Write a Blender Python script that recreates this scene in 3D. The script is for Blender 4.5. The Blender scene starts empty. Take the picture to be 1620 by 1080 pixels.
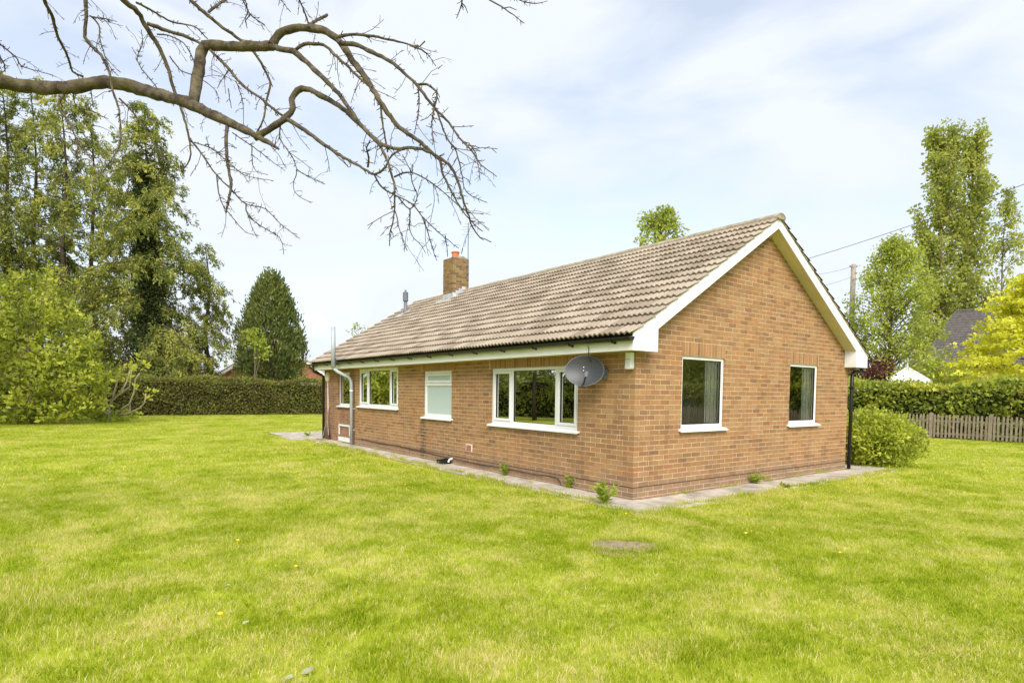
import bpy, bmesh, math, random
import numpy as np
from math import sin, cos, pi, radians, sqrt, atan2
from mathutils import Matrix, Vector

random.seed(7)
RNG = np.random.default_rng(11)
scene = bpy.context.scene
COL = scene.collection

# ------------------------------------------------------------------ camera
CAM_POS = np.array([-6.5316, -5.8561, 1.5461])
YAW, PITCH, ROLL, FPX, PPX, PPY = 0.6521, -0.0458, 0.0127, 948.42, 823.54, 663.22
_F = np.array([sin(YAW)*cos(PITCH), cos(YAW)*cos(PITCH), sin(PITCH)])
_R = np.array([cos(YAW), -sin(YAW), 0.0])
_U = np.cross(_R, _F)
_R2 = _R*cos(ROLL) + _U*sin(ROLL)
_U2 = -_R*sin(ROLL) + _U*cos(ROLL)
cam_data = bpy.data.cameras.new('camera')
cam = bpy.data.objects.new('camera', cam_data)
COL.objects.link(cam)
cam.matrix_world = Matrix(((_R2[0], _U2[0], -_F[0], CAM_POS[0]),
                           (_R2[1], _U2[1], -_F[1], CAM_POS[1]),
                           (_R2[2], _U2[2], -_F[2], CAM_POS[2]),
                           (0, 0, 0, 1)))
cam_data.sensor_width = 36.0
cam_data.lens = FPX/1620*36
cam_data.shift_x = (810-PPX)/1620
cam_data.shift_y = (PPY-540)/1620
cam_data.clip_start = 0.05
cam_data.clip_end = 2000
scene.camera = cam


def at(u, v, depth):
    """point seen at photo pixel (u, v), at a given depth in metres along the view axis"""
    return CAM_POS + depth*(_F + _R2*(u-PPX)/FPX + _U2*(PPY-v)/FPX)


def ground(u, v, z=0.0):
    d = _F + _R2*(u-PPX)/FPX + _U2*(PPY-v)/FPX
    return CAM_POS + d*((z-CAM_POS[2])/d[2])


def col_at(u, depth):
    """ground position under pixel column u at a depth"""
    p = at(u, 620, depth)
    return np.array([p[0], p[1], 0.0])


def ztop(v, u, depth):
    return at(u, v, depth)[2]


# ------------------------------------------------------------------ world, sun, exposure
SUN_DIR = Vector((-0.40, -0.58, 0.66)).normalized()
SUN_ELEV = math.asin(SUN_DIR.z)
SUN_ROT = atan2(SUN_DIR.x, SUN_DIR.y)
world = bpy.data.worlds.new('World')
scene.world = world
world.use_nodes = True
wt = world.node_tree
wt.nodes.clear()


def N(t, kind, **kw):
    n = t.nodes.new(kind)
    for k, v in kw.items():
        setattr(n, k, v)
    return n


def ramp(t, stops, interp='LINEAR'):
    r = N(t, 'ShaderNodeValToRGB')
    e = r.color_ramp.elements
    r.color_ramp.interpolation = interp
    while len(e) < len(stops):
        e.new(0.5)
    for el, (p, c) in zip(e, stops):
        el.position = p
        el.color = (*c, 1) if len(c) == 3 else c
    return r


w_out = N(wt, 'ShaderNodeOutputWorld')
w_bg = N(wt, 'ShaderNodeBackground')
w_bg.inputs['Strength'].default_value = 0.055
w_sky = N(wt, 'ShaderNodeTexSky', sky_type='NISHITA')
w_sky.sun_disc = False
w_sky.sun_elevation = SUN_ELEV
w_sky.sun_rotation = SUN_ROT
w_sky.air_density = 1.0
w_sky.dust_density = 2.0
w_tc = N(wt, 'ShaderNodeTexCoord')
w_map = N(wt, 'ShaderNodeMapping')
w_map.inputs['Scale'].default_value = (1.0, 1.0, 2.6)
w_map.inputs['Location'].default_value = (0.35, 0.2, 0.0)
wt.links.new(w_tc.outputs['Generated'], w_map.inputs['Vector'])
w_n = N(wt, 'ShaderNodeTexNoise')
w_n.inputs['Scale'].default_value = 2.7
w_n.inputs['Detail'].default_value = 8
w_n.inputs['Roughness'].default_value = 0.5
w_n.inputs['Distortion'].default_value = 0.4
wt.links.new(w_map.outputs[0], w_n.inputs['Vector'])
w_r = ramp(wt, [(0.40, (0.45, 0.45, 0.45)), (0.58, (1, 1, 1))])
wt.links.new(w_n.outputs['Fac'], w_r.inputs['Fac'])
w_mix = N(wt, 'ShaderNodeMix', data_type='RGBA')
w_mix.inputs[7].default_value = (4.95, 5.27, 5.8, 1)       # bright thin overcast
wt.links.new(w_r.outputs['Color'], w_mix.inputs[0])
w_hs = N(wt, 'ShaderNodeHueSaturation')
w_hs.inputs['Saturation'].default_value = 0.75
w_hs.inputs['Value'].default_value = 1.45
wt.links.new(w_sky.outputs[0], w_hs.inputs['Color'])
wt.links.new(w_hs.outputs[0], w_mix.inputs[6])
wt.links.new(w_mix.outputs[2], w_bg.inputs['Color'])
wt.links.new(w_bg.outputs[0], w_out.inputs['Surface'])

sun_data = bpy.data.lights.new('sun', 'SUN')
sun_data.energy = 1.5
sun_data.angle = radians(36)
sun_data.color = (1.0, 0.95, 0.87)
sun = bpy.data.objects.new('sun', sun_data)
COL.objects.link(sun)
sun.rotation_euler = SUN_DIR.to_track_quat('Z', 'Y').to_euler()

scene.view_settings.view_transform = 'Standard'
scene.view_settings.look = 'None'
scene.view_settings.gamma = 1.0
scene.view_settings.use_curve_mapping = False
scene.view_settings.exposure = 1.75
scene.render.engine = 'CYCLES'

# ------------------------------------------------------------------ mesh helpers


class MB:
    """collects boxes, prisms and tubes into one mesh"""

    def __init__(self):
        self.v, self.f, self.a = [], [], []
        self.cur = 0.5

    def add(self, verts, faces, rnd=None):
        o = len(self.v)
        self.v += [tuple(map(float, p)) for p in verts]
        self.f += [tuple(i+o for i in f) for f in faces]
        self.a += [self.cur if rnd is None else rnd]*len(verts)
        return self

    def box(self, x0, y0, z0, x1, y1, z1, rnd=None):
        p = [(x0, y0, z0), (x1, y0, z0), (x1, y1, z0), (x0, y1, z0), (x0, y0, z1), (x1, y0, z1), (x1, y1, z1), (x0, y1, z1)]
        return self.add(p, [(0, 3, 2, 1), (4, 5, 6, 7), (0, 1, 5, 4), (1, 2, 6, 5), (2, 3, 7, 6), (3, 0, 4, 7)], rnd)

    def obox(self, c, ax, ay, az, rnd=None):
        """box centred at c with half-axis vectors"""
        c, ax, ay, az = (np.array(q, float) for q in (c, ax, ay, az))
        p = [c+sx*ax+sy*ay+sz*az for sz in (-1, 1) for sx, sy in ((-1, -1), (1, -1), (1, 1), (-1, 1))]
        return self.add(p, [(0, 3, 2, 1), (4, 5, 6, 7), (0, 1, 5, 4), (1, 2, 6, 5), (2, 3, 7, 6), (3, 0, 4, 7)], rnd)

    def prism(self, poly, o, ax, ay, ext, rnd=None):
        """polygon (a, b) in plane o + a*ax + b*ay, extruded by vector ext"""
        o, ax, ay, ext = (np.array(q, float) for q in (o, ax, ay, ext))
        n = len(poly)
        p = [o+a*ax+b*ay for a, b in poly]
        p += [q+ext for q in p]
        fs = [tuple(range(n))[::-1], tuple(range(n, 2*n))]
        fs += [(i, (i+1) % n, n+(i+1) % n, n+i) for i in range(n)]
        return self.add(p, fs, rnd)

    def tube(self, path, radii, n=8, cap=True, rnd=None):
        P = [np.array(p, float) for p in path]
        if not hasattr(radii, '__len__'):
            radii = [radii]*len(P)
        prev = None
        vs, fs = [], []
        for i, p in enumerate(P):
            t = P[min(i+1, len(P)-1)]-P[max(i-1, 0)]
            t = t/(np.linalg.norm(t)+1e-12)
            if prev is None:
                h = np.array([0, 0, 1.0]) if abs(t[2]) < .9 else np.array([1.0, 0, 0])
                a = np.cross(t, h)
            else:
                a = prev-t*(prev@t)
            a = a/(np.linalg.norm(a)+1e-12)
            b = np.cross(t, a)
            prev = a
            for k in range(n):
                q = 2*pi*k/n
                vs.append(p+radii[i]*(cos(q)*a+sin(q)*b))
        for i in range(len(P)-1):
            for k in range(n):
                fs.append((i*n+k, i*n+(k+1) % n, (i+1)*n+(k+1) % n, (i+1)*n+k))
        if cap:
            fs.append(tuple(range(n))[::-1])
            fs.append(tuple(range((len(P)-1)*n, len(P)*n)))
        return self.add(vs, fs, rnd)

    def lathe(self, c, prof, n=16, rnd=None):
        c = np.array(c, float)
        vs, fs = [], []
        for r, z in prof:
            for k in range(n):
                vs.append(c+np.array([r*cos(2*pi*k/n), r*sin(2*pi*k/n), z]))
        for i in range(len(prof)-1):
            for k in range(n):
                fs.append((i*n+k, i*n+(k+1) % n, (i+1)*n+(k+1) % n, (i+1)*n+k))
        fs.append(tuple(range(n))[::-1])
        fs.append(tuple(range((len(prof)-1)*n, len(prof)*n)))
        return self.add(vs, fs, rnd)

    def mesh(self, name, mat, smooth=False):
        me = bpy.data.meshes.new(name)
        me.from_pydata(self.v, [], self.f)
        at_ = me.attributes.new('rnd', 'FLOAT', 'POINT')
        at_.data.foreach_set('value', np.array(self.a, np.float32))
        if mat:
            me.materials.append(mat)
        if smooth:
            me.polygons.foreach_set('use_smooth', np.ones(len(me.polygons), bool))
        me.update()
        return me

    def build(self, name, mat, parent=None, smooth=False, bevel=0):
        me = self.mesh(name, mat, smooth)
        o = link(name, me, parent)
        if bevel:
            m = o.modifiers.new('bevel', 'BEVEL')
            m.width = bevel
            m.segments = 2
            m.limit_method = 'ANGLE'
        return o


def link(name, data, parent=None):
    o = bpy.data.objects.new(name, data)
    COL.objects.link(o)
    if parent is not None:
        o.parent = parent
        # children are modelled in world coordinates; parents sit at their base
        o.matrix_parent_inverse = parent_matrix(parent).inverted()
    return o


def parent_matrix(o):
    m = Matrix.LocRotScale(o.location, o.rotation_euler, o.scale)
    if o.parent is not None:
        m = parent_matrix(o.parent) @ o.matrix_parent_inverse @ m
    return m


def tag(o, label=None, cat=None, group=None, kind=None):
    if label:
        o['label'] = label
    if cat:
        o['category'] = cat
    if group:
        o['group'] = group
    if kind:
        o['kind'] = kind
    return o


def thing(name, label, cat, loc, group=None):
    o = bpy.data.objects.new(name, None)
    COL.objects.link(o)
    o.empty_display_size = 0.1
    o.location = tuple(map(float, loc))
    return tag(o, label, cat, group)


def quads_mesh(name, V, rnd, mat, extra=None, per=4):
    """V: (n, per, 3) array of separate polygons"""
    n = len(V)
    me = bpy.data.meshes.new(name)
    me.vertices.add(n*per)
    me.vertices.foreach_set('co', V.reshape(-1).astype(np.float32))
    me.loops.add(n*per)
    me.loops.foreach_set('vertex_index', np.arange(n*per, dtype=np.int32))
    me.polygons.add(n)
    me.polygons.foreach_set('loop_start', np.arange(0, n*per, per, dtype=np.int32))
    me.polygons.foreach_set('loop_total', np.full(n, per, np.int32))
    me.update(calc_edges=True)
    a = me.attributes.new('rnd', 'FLOAT', 'POINT')
    a.data.foreach_set('value', np.repeat(np.asarray(rnd, np.float32), per))
    if extra is not None:
        b = me.attributes.new('h', 'FLOAT', 'POINT')
        b.data.foreach_set('value', extra.reshape(-1).astype(np.float32))
    me.materials.append(mat)
    return me


# ------------------------------------------------------------------ materials
def new_mat(name):
    m = bpy.data.materials.new(name)
    m.use_nodes = True
    t = m.node_tree
    t.nodes.clear()
    out = N(t, 'ShaderNodeOutputMaterial')
    return m, t, out


def noise(t, scale, detail=4, rough=0.55, vec=None, coord='Position', dist=0.0):
    n = N(t, 'ShaderNodeTexNoise')
    n.inputs['Scale'].default_value = scale
    n.inputs['Detail'].default_value = detail
    n.inputs['Roughness'].default_value = rough
    n.inputs['Distortion'].default_value = dist
    if vec is None:
        g = N(t, 'ShaderNodeNewGeometry')
        vec = g.outputs['Position']
    t.links.new(vec, n.inputs['Vector'])
    return n.outputs['Fac']


def mixc(t, fac, a, b, mode='MIX'):
    m = N(t, 'ShaderNodeMix', data_type='RGBA', blend_type=mode)
    for sock, val in ((m.inputs[0], fac), (m.inputs[6], a), (m.inputs[7], b)):
        if hasattr(val, 'links') or hasattr(val, 'is_linked'):
            t.links.new(val, sock)
        elif isinstance(val, (tuple, list)):
            sock.default_value = (*val, 1) if len(val) == 3 else val
        else:
            sock.default_value = val
    return m.outputs[2]


def maprange(t, v, a, b, c=0.0, d=1.0):
    m = N(t, 'ShaderNodeMapRange')
    t.links.new(v, m.inputs[0])
    for i, q in enumerate((a, b, c, d)):
        m.inputs[i+1].default_value = q
    return m.outputs[0]


def math_(t, op, a, b=None):
    m = N(t, 'ShaderNodeMath', operation=op)
    for i, q in enumerate((a, b)):
        if q is None:
            continue
        if hasattr(q, 'is_linked'):
            t.links.new(q, m.inputs[i])
        else:
            m.inputs[i].default_value = q
    return m.outputs[0]


def attr(t, name):
    a = N(t, 'ShaderNodeAttribute')
    a.attribute_name = name
    return a.outputs['Fac']


def principled(t, out, color, rough=0.8, spec=0.3, bump=None, bump_s=0.3, bump_d=0.01, metal=0.0):
    p = N(t, 'ShaderNodeBsdfPrincipled')
    if isinstance(color, (tuple, list)):
        p.inputs['Base Color'].default_value = (*color, 1)
    else:
        t.links.new(color, p.inputs['Base Color'])
    if hasattr(rough, 'is_linked'):
        t.links.new(rough, p.inputs['Roughness'])
    else:
        p.inputs['Roughness'].default_value = rough
    p.inputs['Specular IOR Level'].default_value = spec
    p.inputs['Metallic'].default_value = metal
    if bump is not None:
        b = N(t, 'ShaderNodeBump')
        b.inputs['Strength'].default_value = bump_s
        b.inputs['Distance'].default_value = bump_d
        t.links.new(bump, b.inputs['Height'])
        t.links.new(b.outputs[0], p.inputs['Normal'])
    t.links.new(p.outputs[0], out.inputs['Surface'])
    return p


def plain(name, c, rough=0.6, var=0.12, scale=6, spec=0.3, bump=0.15, metal=0.0, dirt=None, dirt_amt=0.3):
    m, t, out = new_mat(name)
    n = noise(t, scale, 5)
    lo = tuple(q*(1-var) for q in c)
    hi = tuple(min(1, q*(1+var)) for q in c)
    r = ramp(t, [(0.3, lo), (0.7, hi)])
    t.links.new(n, r.inputs['Fac'])
    colr = r.outputs['Color']
    if dirt:
        d = noise(t, scale*0.35, 6, 0.65, dist=0.6)
        dm = maprange(t, d, 0.5, 0.75, 0, dirt_amt)
        colr = mixc(t, dm, colr, dirt)
    fine = noise(t, scale*12, 3)
    principled(t, out, colr, rough, spec, fine, bump, 0.004, metal)
    return m


def brick_mat(name, stops, stain=True):
    m, t, out = new_mat(name)
    a = attr(t, 'rnd')
    r = ramp(t, stops)
    t.links.new(a, r.inputs['Fac'])
    c = r.outputs['Color']
    f1 = noise(t, 38, 5, 0.65)
    c = mixc(t, maprange(t, f1, 0.3, 0.75, 0, 0.55), c, (0.27, 0.15, 0.085), 'MIX')
    f2 = noise(t, 2.2, 4, 0.6)
    c = mixc(t, maprange(t, f2, 0.42, 0.75, 0, 0.45), c, (0.38, 0.225, 0.10))
    gs = N(t, 'ShaderNodeNewGeometry')
    ms = N(t, 'ShaderNodeMapping')
    ms.inputs['Scale'].default_value = (1.0, 1.0, 0.14)
    t.links.new(gs.outputs['Position'], ms.inputs['Vector'])
    fs_ = noise(t, 4.5, 4, 0.6, vec=ms.outputs[0])
    c = mixc(t, maprange(t, fs_, 0.52, 0.72, 0, 0.42), c, (0.17, 0.10, 0.06))
    f4 = noise(t, 0.9, 6, 0.7, dist=0.8)
    c = mixc(t, maprange(t, f4, 0.5, 0.7, 0, 0.38), c, (0.23, 0.15, 0.09))
    f5 = noise(t, 14, 2, 0.5)
    c = mixc(t, maprange(t, f5, 0.76, 0.80, 0, 0.8), c, (0.72, 0.69, 0.63))
    # pale lime bloom and white specks
    f3 = noise(t, 7.0, 7, 0.7)
    c = mixc(t, maprange(t, f3, 0.66, 0.78, 0, 0.6), c, (0.62, 0.55, 0.46))
    if stain:
        g = N(t, 'ShaderNodeNewGeometry')
        s = N(t, 'ShaderNodeSeparateXYZ')
        t.links.new(g.outputs['Position'], s.inputs[0])
        # damp greyish splash band of the lowest courses, ragged
        z = math_(t, 'ADD', s.outputs[2], math_(t, 'MULTIPLY', noise(t, 3.0, 4), -0.5))
        band = maprange(t, z, 0.12, -0.12, 0, 0.55)
        c = mixc(t, band, c, (0.22, 0.165, 0.12))
        # water streak below the bathroom sill
        dy = math_(t, 'ABSOLUTE', math_(t, 'SUBTRACT', math_(t, 'ADD', s.outputs[1], math_(t, 'MULTIPLY', noise(t, 4.0, 3), 0.3)), 6.52))
        sy = maprange(t, dy, 0.05, 0.20, 1, 0)
        sz = maprange(t, s.outputs[2], 0.98, 0.80, 0, 1)
        sx = maprange(t, s.outputs[0], 0.3, 0.2, 0, 1)
        st = math_(t, 'MULTIPLY', math_(t, 'MULTIPLY', sy, sz), math_(t, 'MULTIPLY', sx, 0.6))
        c = mixc(t, st, c, (0.07, 0.05, 0.035))
    fine = noise(t, 160, 4, 0.7)
    principled(t, out, c, 0.9, 0.2, fine, 0.5, 0.004)
    return m


def leaf_mat(name, stops, trans=0.4, rough=0.55, big=0.35, spec=0.25, gain=1.8, warm=1.18):
    stops = [(q, (min(.8, c_[0]*gain*warm), min(.8, c_[1]*gain), c_[2]*gain)) for q, c_ in stops]
    m, t, out = new_mat(name)
    a = attr(t, 'rnd')
    n = noise(t, big, 3)
    f = math_(t, 'ADD', math_(t, 'MULTIPLY', a, 0.75), math_(t, 'MULTIPLY', math_(t, 'SUBTRACT', n, 0.38), 0.9))
    r = ramp(t, stops)
    t.links.new(f, r.inputs['Fac'])
    p = N(t, 'ShaderNodeBsdfPrincipled')
    t.links.new(r.outputs[0], p.inputs['Base Color'])
    p.inputs['Roughness'].default_value = rough
    p.inputs['Specular IOR Level'].default_value = spec
    tr = N(t, 'ShaderNodeBsdfTranslucent')
    hs = N(t, 'ShaderNodeHueSaturation')
    hs.inputs['Value'].default_value = 1.5
    t.links.new(r.outputs[0], hs.inputs['Color'])
    t.links.new(hs.outputs[0], tr.inputs['Color'])
    mx = N(t, 'ShaderNodeMixShader')
    mx.inputs[0].default_value = trans
    t.links.new(p.outputs[0], mx.inputs[1])
    t.links.new(tr.outputs[0], mx.inputs[2])
    t.links.new(mx.outputs[0], out.inputs['Surface'])
    return m


M = {}
M['brick'] = brick_mat('buff_brick', [(0.0, (0.185, 0.10, 0.052)), (0.16, (0.27, 0.137, 0.054)), (0.40, (0.325, 0.172, 0.07)),
                                      (0.68, (0.385, 0.198, 0.076)), (0.88, (0.375, 0.232, 0.11)), (1.0, (0.30, 0.115, 0.045))])
M['brick_dark'] = brick_mat('mixed_purple_brick', [(0.0, (0.16, 0.10, 0.09)), (0.4, (0.27, 0.13, 0.085)), (0.7, (0.38, 0.19, 0.10)), (1.0, (0.22, 0.14, 0.13))], False)
M['chimney_brick'] = brick_mat('weathered_chimney_brick', [(0.0, (0.085, 0.06, 0.035)), (0.35, (0.17, 0.11, 0.05)), (0.7, (0.24, 0.17, 0.055)), (1.0, (0.24, 0.20, 0.06))], False)
M['mortar'] = plain('lime_mortar', (0.52, 0.42, 0.29), 0.95, 0.25, 5, 0.1, 0.5)
M['white'] = plain('white_upvc', (0.74, 0.75, 0.76), 0.35, 0.02, 2, 0.4, 0.0, dirt=(0.48, 0.47, 0.40), dirt_amt=0.3)
M['fascia'] = None
M['soffit'] = plain('soffit_bounce_algae_tint', (0.62, 0.56, 0.36), 0.6, 0.08, 3, 0.2, 0.1, dirt=(0.35, 0.30, 0.15), dirt_amt=0.35)  # white soffit, with warm bounce light and algae put into its colour
M['black'] = plain('black_pvc', (0.012, 0.012, 0.013), 0.35, 0.2, 5, 0.4, 0.0)
M['steel'] = plain('galvanised_steel', (0.36, 0.40, 0.42), 0.55, 0.15, 4, 0.4, 0.05, 0.1)
M['lead'] = plain('lead_flashing', (0.42, 0.44, 0.47), 0.5, 0.2, 6, 0.4, 0.2)
M['grey_metal'] = plain('grey_painted_metal', (0.14, 0.15, 0.17), 0.5, 0.1, 5)
M['dish'] = None
M['terracotta'] = plain('terracotta_pot', (0.52, 0.16, 0.06), 0.8, 0.15, 8)
M['wood'] = plain('weathered_wood', (0.26, 0.21, 0.16), 0.85, 0.25, 9, 0.2, 0.4, dirt=(0.16, 0.15, 0.10), dirt_amt=0.5)
M['pole_wood'] = plain('grey_pole_wood', (0.30, 0.26, 0.22), 0.9, 0.2, 5)
M['concrete'] = plain('old_concrete_slab', (0.43, 0.385, 0.325), 0.95, 0.28, 3.5, 0.2, 0.6, dirt=(0.17, 0.14, 0.10), dirt_amt=0.75)
M['plaster'] = plain('interior_plaster', (0.80, 0.78, 0.70), 0.9, 0.04, 2)
M['carpet'] = plain('interior_carpet', (0.20, 0.17, 0.13), 0.95, 0.1, 8)
M['felt'] = plain('roof_felt', (0.03, 0.028, 0.026), 0.9)
M['blind'] = plain('fabric_blind', (0.85, 0.85, 0.78), 0.8, 0.05, 5)
M['cream'] = plain('cream_plastic', (0.66, 0.62, 0.48), 0.5, 0.05, 5)
M['verge'] = plain('verge_mortar', (0.33, 0.28, 0.21), 0.95, 0.35, 14, 0.1, 0.6, dirt=(0.12, 0.09, 0.06), dirt_amt=0.6)
M['bark'] = plain('grey_bark', (0.17, 0.135, 0.10), 0.9, 0.35, 12, 0.2, 0.7)
M['conifer_bark'] = plain('conifer_bark', (0.085, 0.065, 0.048), 0.95, 0.3, 8, 0.1, 0.6)
M['slate'] = plain('slate_roofing', (0.085, 0.074, 0.068), 0.6, 0.35, 4, 0.4, 0.3, dirt=(0.14, 0.12, 0.11), dirt_amt=0.4)
M['pink_tile'] = plain('faded_pink_tiles', (0.40, 0.27, 0.23), 0.85, 0.2, 3)
M['red_brick'] = plain('distant_red_brick', (0.36, 0.16, 0.09), 0.9, 0.25, 6)
M['white_fabric'] = plain('white_canvas', (0.82, 0.83, 0.85), 0.7, 0.03, 3)
M['airbrick'] = plain('terracotta_air_brick', (0.36, 0.12, 0.07), 0.85, 0.1, 8)
M['paint_white'] = plain('white_painted_masonry', (0.72, 0.71, 0.68), 0.8, 0.06, 6, dirt=(0.4, 0.33, 0.27), dirt_amt=0.4)
M['rubber'] = plain('black_cable_rubber', (0.05, 0.035, 0.028), 0.7, 0.1, 5)

# fascia: white board with green algae band creeping down from the gutter
m, t, out = new_mat('fascia_board_white')
g = N(t, 'ShaderNodeNewGeometry')
s = N(t, 'ShaderNodeSeparateXYZ')
t.links.new(g.outputs['Position'], s.inputs[0])
zz = math_(t, 'ADD', s.outputs[2], math_(t, 'MULTIPLY', math_(t, 'SUBTRACT', noise(t, 2.5, 4), 0.5), 0.12))
al = maprange(t, zz, 2.215, 2.255, 0, 0.55)
principled(t, out, mixc(t, al, (0.80, 0.80, 0.78), (0.50, 0.54, 0.22)), 0.4, 0.4)
M['fascia'] = m

# roof tiles
m, t, out = new_mat('concrete_roof_tile')
a = attr(t, 'rnd')
r = ramp(t, [(0, (0.22, 0.178, 0.135)), (0.5, (0.30, 0.248, 0.19)), (1, (0.365, 0.307, 0.24))])
t.links.new(a, r.inputs[0])
c = r.outputs[0]
c = mixc(t, maprange(t, noise(t, 1.3, 6, 0.65), 0.50, 0.74, 0, 0.34), c, (0.17, 0.135, 0.10))
c = mixc(t, maprange(t, noise(t, 22, 6, 0.75), 0.55, 0.72, 0, 0.7), c, (0.16, 0.12, 0.09))
c = mixc(t, maprange(t, noise(t, 9, 6, 0.7), 0.62, 0.75, 0, 0.5), c, (0.52, 0.47, 0.36))
principled(t, out, c, 0.95, 0.15, noise(t, 120, 4, 0.7), 0.6, 0.004)
M['tile'] = m

# ridge tiles: mossy grey
M['ridge'] = plain('ridge_tile', (0.33, 0.285, 0.215), 0.95, 0.3, 9, 0.15, 0.6, dirt=(0.20, 0.17, 0.08), dirt_amt=0.6)

# glass
m, t, out = new_mat('window_glass')
fr = N(t, 'ShaderNodeFresnel')
fr.inputs['IOR'].default_value = 1.75
gl = N(t, 'ShaderNodeBsdfGlossy')
gl.inputs['Roughness'].default_value = 0.0
tb = N(t, 'ShaderNodeBsdfTransparent')
tb.inputs['Color'].default_value = (0.95, 0.97, 0.955, 1)
mx = N(t, 'ShaderNodeMixShader')
wob = N(t, 'ShaderNodeBump')
wob.inputs['Strength'].default_value = 0.02
wob.inputs['Distance'].default_value = 0.02
t.links.new(noise(t, 1.6, 2), wob.inputs['Height'])
t.links.new(wob.outputs[0], gl.inputs['Normal'])
t.links.new(maprange(t, fr.outputs[0], 0, 1, 0.20, 1.0), mx.inputs[0])
t.links.new(tb.outputs[0], mx.inputs[1])
t.links.new(gl.outputs[0], mx.inputs[2])
t.links.new(mx.outputs[0], out.inputs[0])
M['glass'] = m
m, t, out = new_mat('frosted_glass')
principled(t, out, mixc(t, noise(t, 40, 3), (0.42, 0.50, 0.50), (0.48, 0.56, 0.55)), 0.25, 0.5, noise(t, 180, 3), 0.2, 0.003)
M['frosted'] = m

# perforated satellite dish
m, t, out = new_mat('perforated_dish_metal')
p = N(t, 'ShaderNodeBsdfPrincipled')
p.inputs['Base Color'].default_value = (0.035, 0.037, 0.043, 1)
p.inputs['Roughness'].default_value = 0.45
tb = N(t, 'ShaderNodeBsdfTransparent')
vor = N(t, 'ShaderNodeTexVoronoi')
vor.inputs['Scale'].default_value = 190
gg = N(t, 'ShaderNodeNewGeometry')
t.links.new(gg.outputs['Position'], vor.inputs['Vector'])
mx = N(t, 'ShaderNodeMixShader')
t.links.new(maprange(t, vor.outputs['Distance'], 0.12, 0.22, 1, 0), mx.inputs[0])
t.links.new(p.outputs[0], mx.inputs[1])
t.links.new(tb.outputs[0], mx.inputs[2])
t.links.new(mx.outputs[0], out.inputs[0])
M['dish'] = m

# mossy branch bark for the overhanging tree
m, t, out = new_mat('lichened_apple_bark')
c = mixc(t, maprange(t, noise(t, 9, 6, 0.65), 0.4, 0.65), (0.065, 0.05, 0.036), (0.19, 0.155, 0.10))
c = mixc(t, maprange(t, noise(t, 4, 5, 0.6), 0.5, 0.68, 0, 0.7), c, (0.12, 0.11, 0.03))
c = mixc(t, maprange(t, noise(t, 24, 4, 0.6), 0.66, 0.75, 0, 0.6), c, (0.28, 0.26, 0.20))
principled(t, out, c, 0.9, 0.2, noise(t, 38, 6, 0.75), 1.0, 0.03)
M['apple_bark'] = m

# leaves
M['lf_cedar'] = leaf_mat('cedar_fronds', [(0.0, (0.018, 0.030, 0.009)), (0.3, (0.048, 0.070, 0.016)), (0.6, (0.11, 0.14, 0.028)), (1, (0.21, 0.23, 0.05))], 0.33, 0.6, gain=2.3, big=0.8, warm=1.2)
M['lf_cedar_dark'] = leaf_mat('dark_ivy_leaves', [(0.0, (0.016, 0.028, 0.010)), (0.6, (0.036, 0.058, 0.018)), (1, (0.07, 0.09, 0.03))], 0.2, 0.45)
M['lf_yew'] = leaf_mat('cypress_foliage', [(0.0, (0.022, 0.038, 0.012)), (0.45, (0.060, 0.088, 0.022)), (1, (0.135, 0.165, 0.045))], 0.3, 0.6, 0.9)
M['lf_shrub'] = leaf_mat('shrub_leaves', [(0.0, (0.030, 0.048, 0.008)), (0.35, (0.085, 0.115, 0.014)), (0.65, (0.165, 0.205, 0.022)), (1, (0.25, 0.285, 0.045))], 0.35, gain=2.0, warm=1.14, big=0.9)
M['lf_fig'] = leaf_mat('young_bright_leaves', [(0.0, (0.16, 0.20, 0.025)), (1, (0.28, 0.33, 0.05))], 0.5)
M['lf_hedge'] = leaf_mat('hedge_leaves', [(0.0, (0.035, 0.055, 0.010)), (0.5, (0.085, 0.125, 0.018)), (0.85, (0.16, 0.20, 0.03)), (1, (0.24, 0.25, 0.05))], 0.4, 0.5, 0.6, gain=2.2)
M['lf_hedge_brown'] = leaf_mat('clipped_hedge_leaves', [(0.0, (0.075, 0.068, 0.022)), (0.4, (0.095, 0.105, 0.026)), (0.8, (0.125, 0.145, 0.03)), (1, (0.16, 0.175, 0.04))], 0.35, 0.7, 0.8, gain=1.65, warm=1.1)
M['lf_round'] = leaf_mat('round_bush_leaves', [(0.0, (0.045, 0.07, 0.010)), (0.5, (0.16, 0.21, 0.02)), (1, (0.29, 0.33, 0.05))], 0.4, gain=1.85, warm=1.15, big=1.2)
M['lf_poplar'] = leaf_mat('poplar_leaves', [(0.0, (0.06, 0.085, 0.02)), (0.5, (0.115, 0.15, 0.03)), (1, (0.19, 0.22, 0.06))], 0.45, 0.5, 0.25, gain=2.3)
M['lf_birch'] = leaf_mat('birch_leaves', [(0.0, (0.085, 0.125, 0.018)), (0.5, (0.155, 0.21, 0.03)), (1, (0.25, 0.31, 0.07))], 0.45, 0.5, 0.5)
M['lf_gold'] = leaf_mat('golden_maple_leaves', [(0.0, (0.25, 0.25, 0.02)), (0.5, (0.46, 0.45, 0.04)), (1, (0.62, 0.62, 0.17))], 0.45, 0.5, 0.6, gain=1.4, warm=1.0)
M['lf_red'] = leaf_mat('dark_red_leaves', [(0.0, (0.035, 0.012, 0.012)), (1, (0.10, 0.03, 0.028))], 0.3, gain=1.1)
M['lf_weed'] = leaf_mat('weed_leaves', [(0.0, (0.07, 0.12, 0.012)), (1, (0.18, 0.25, 0.03))], 0.4, big=3)

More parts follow.
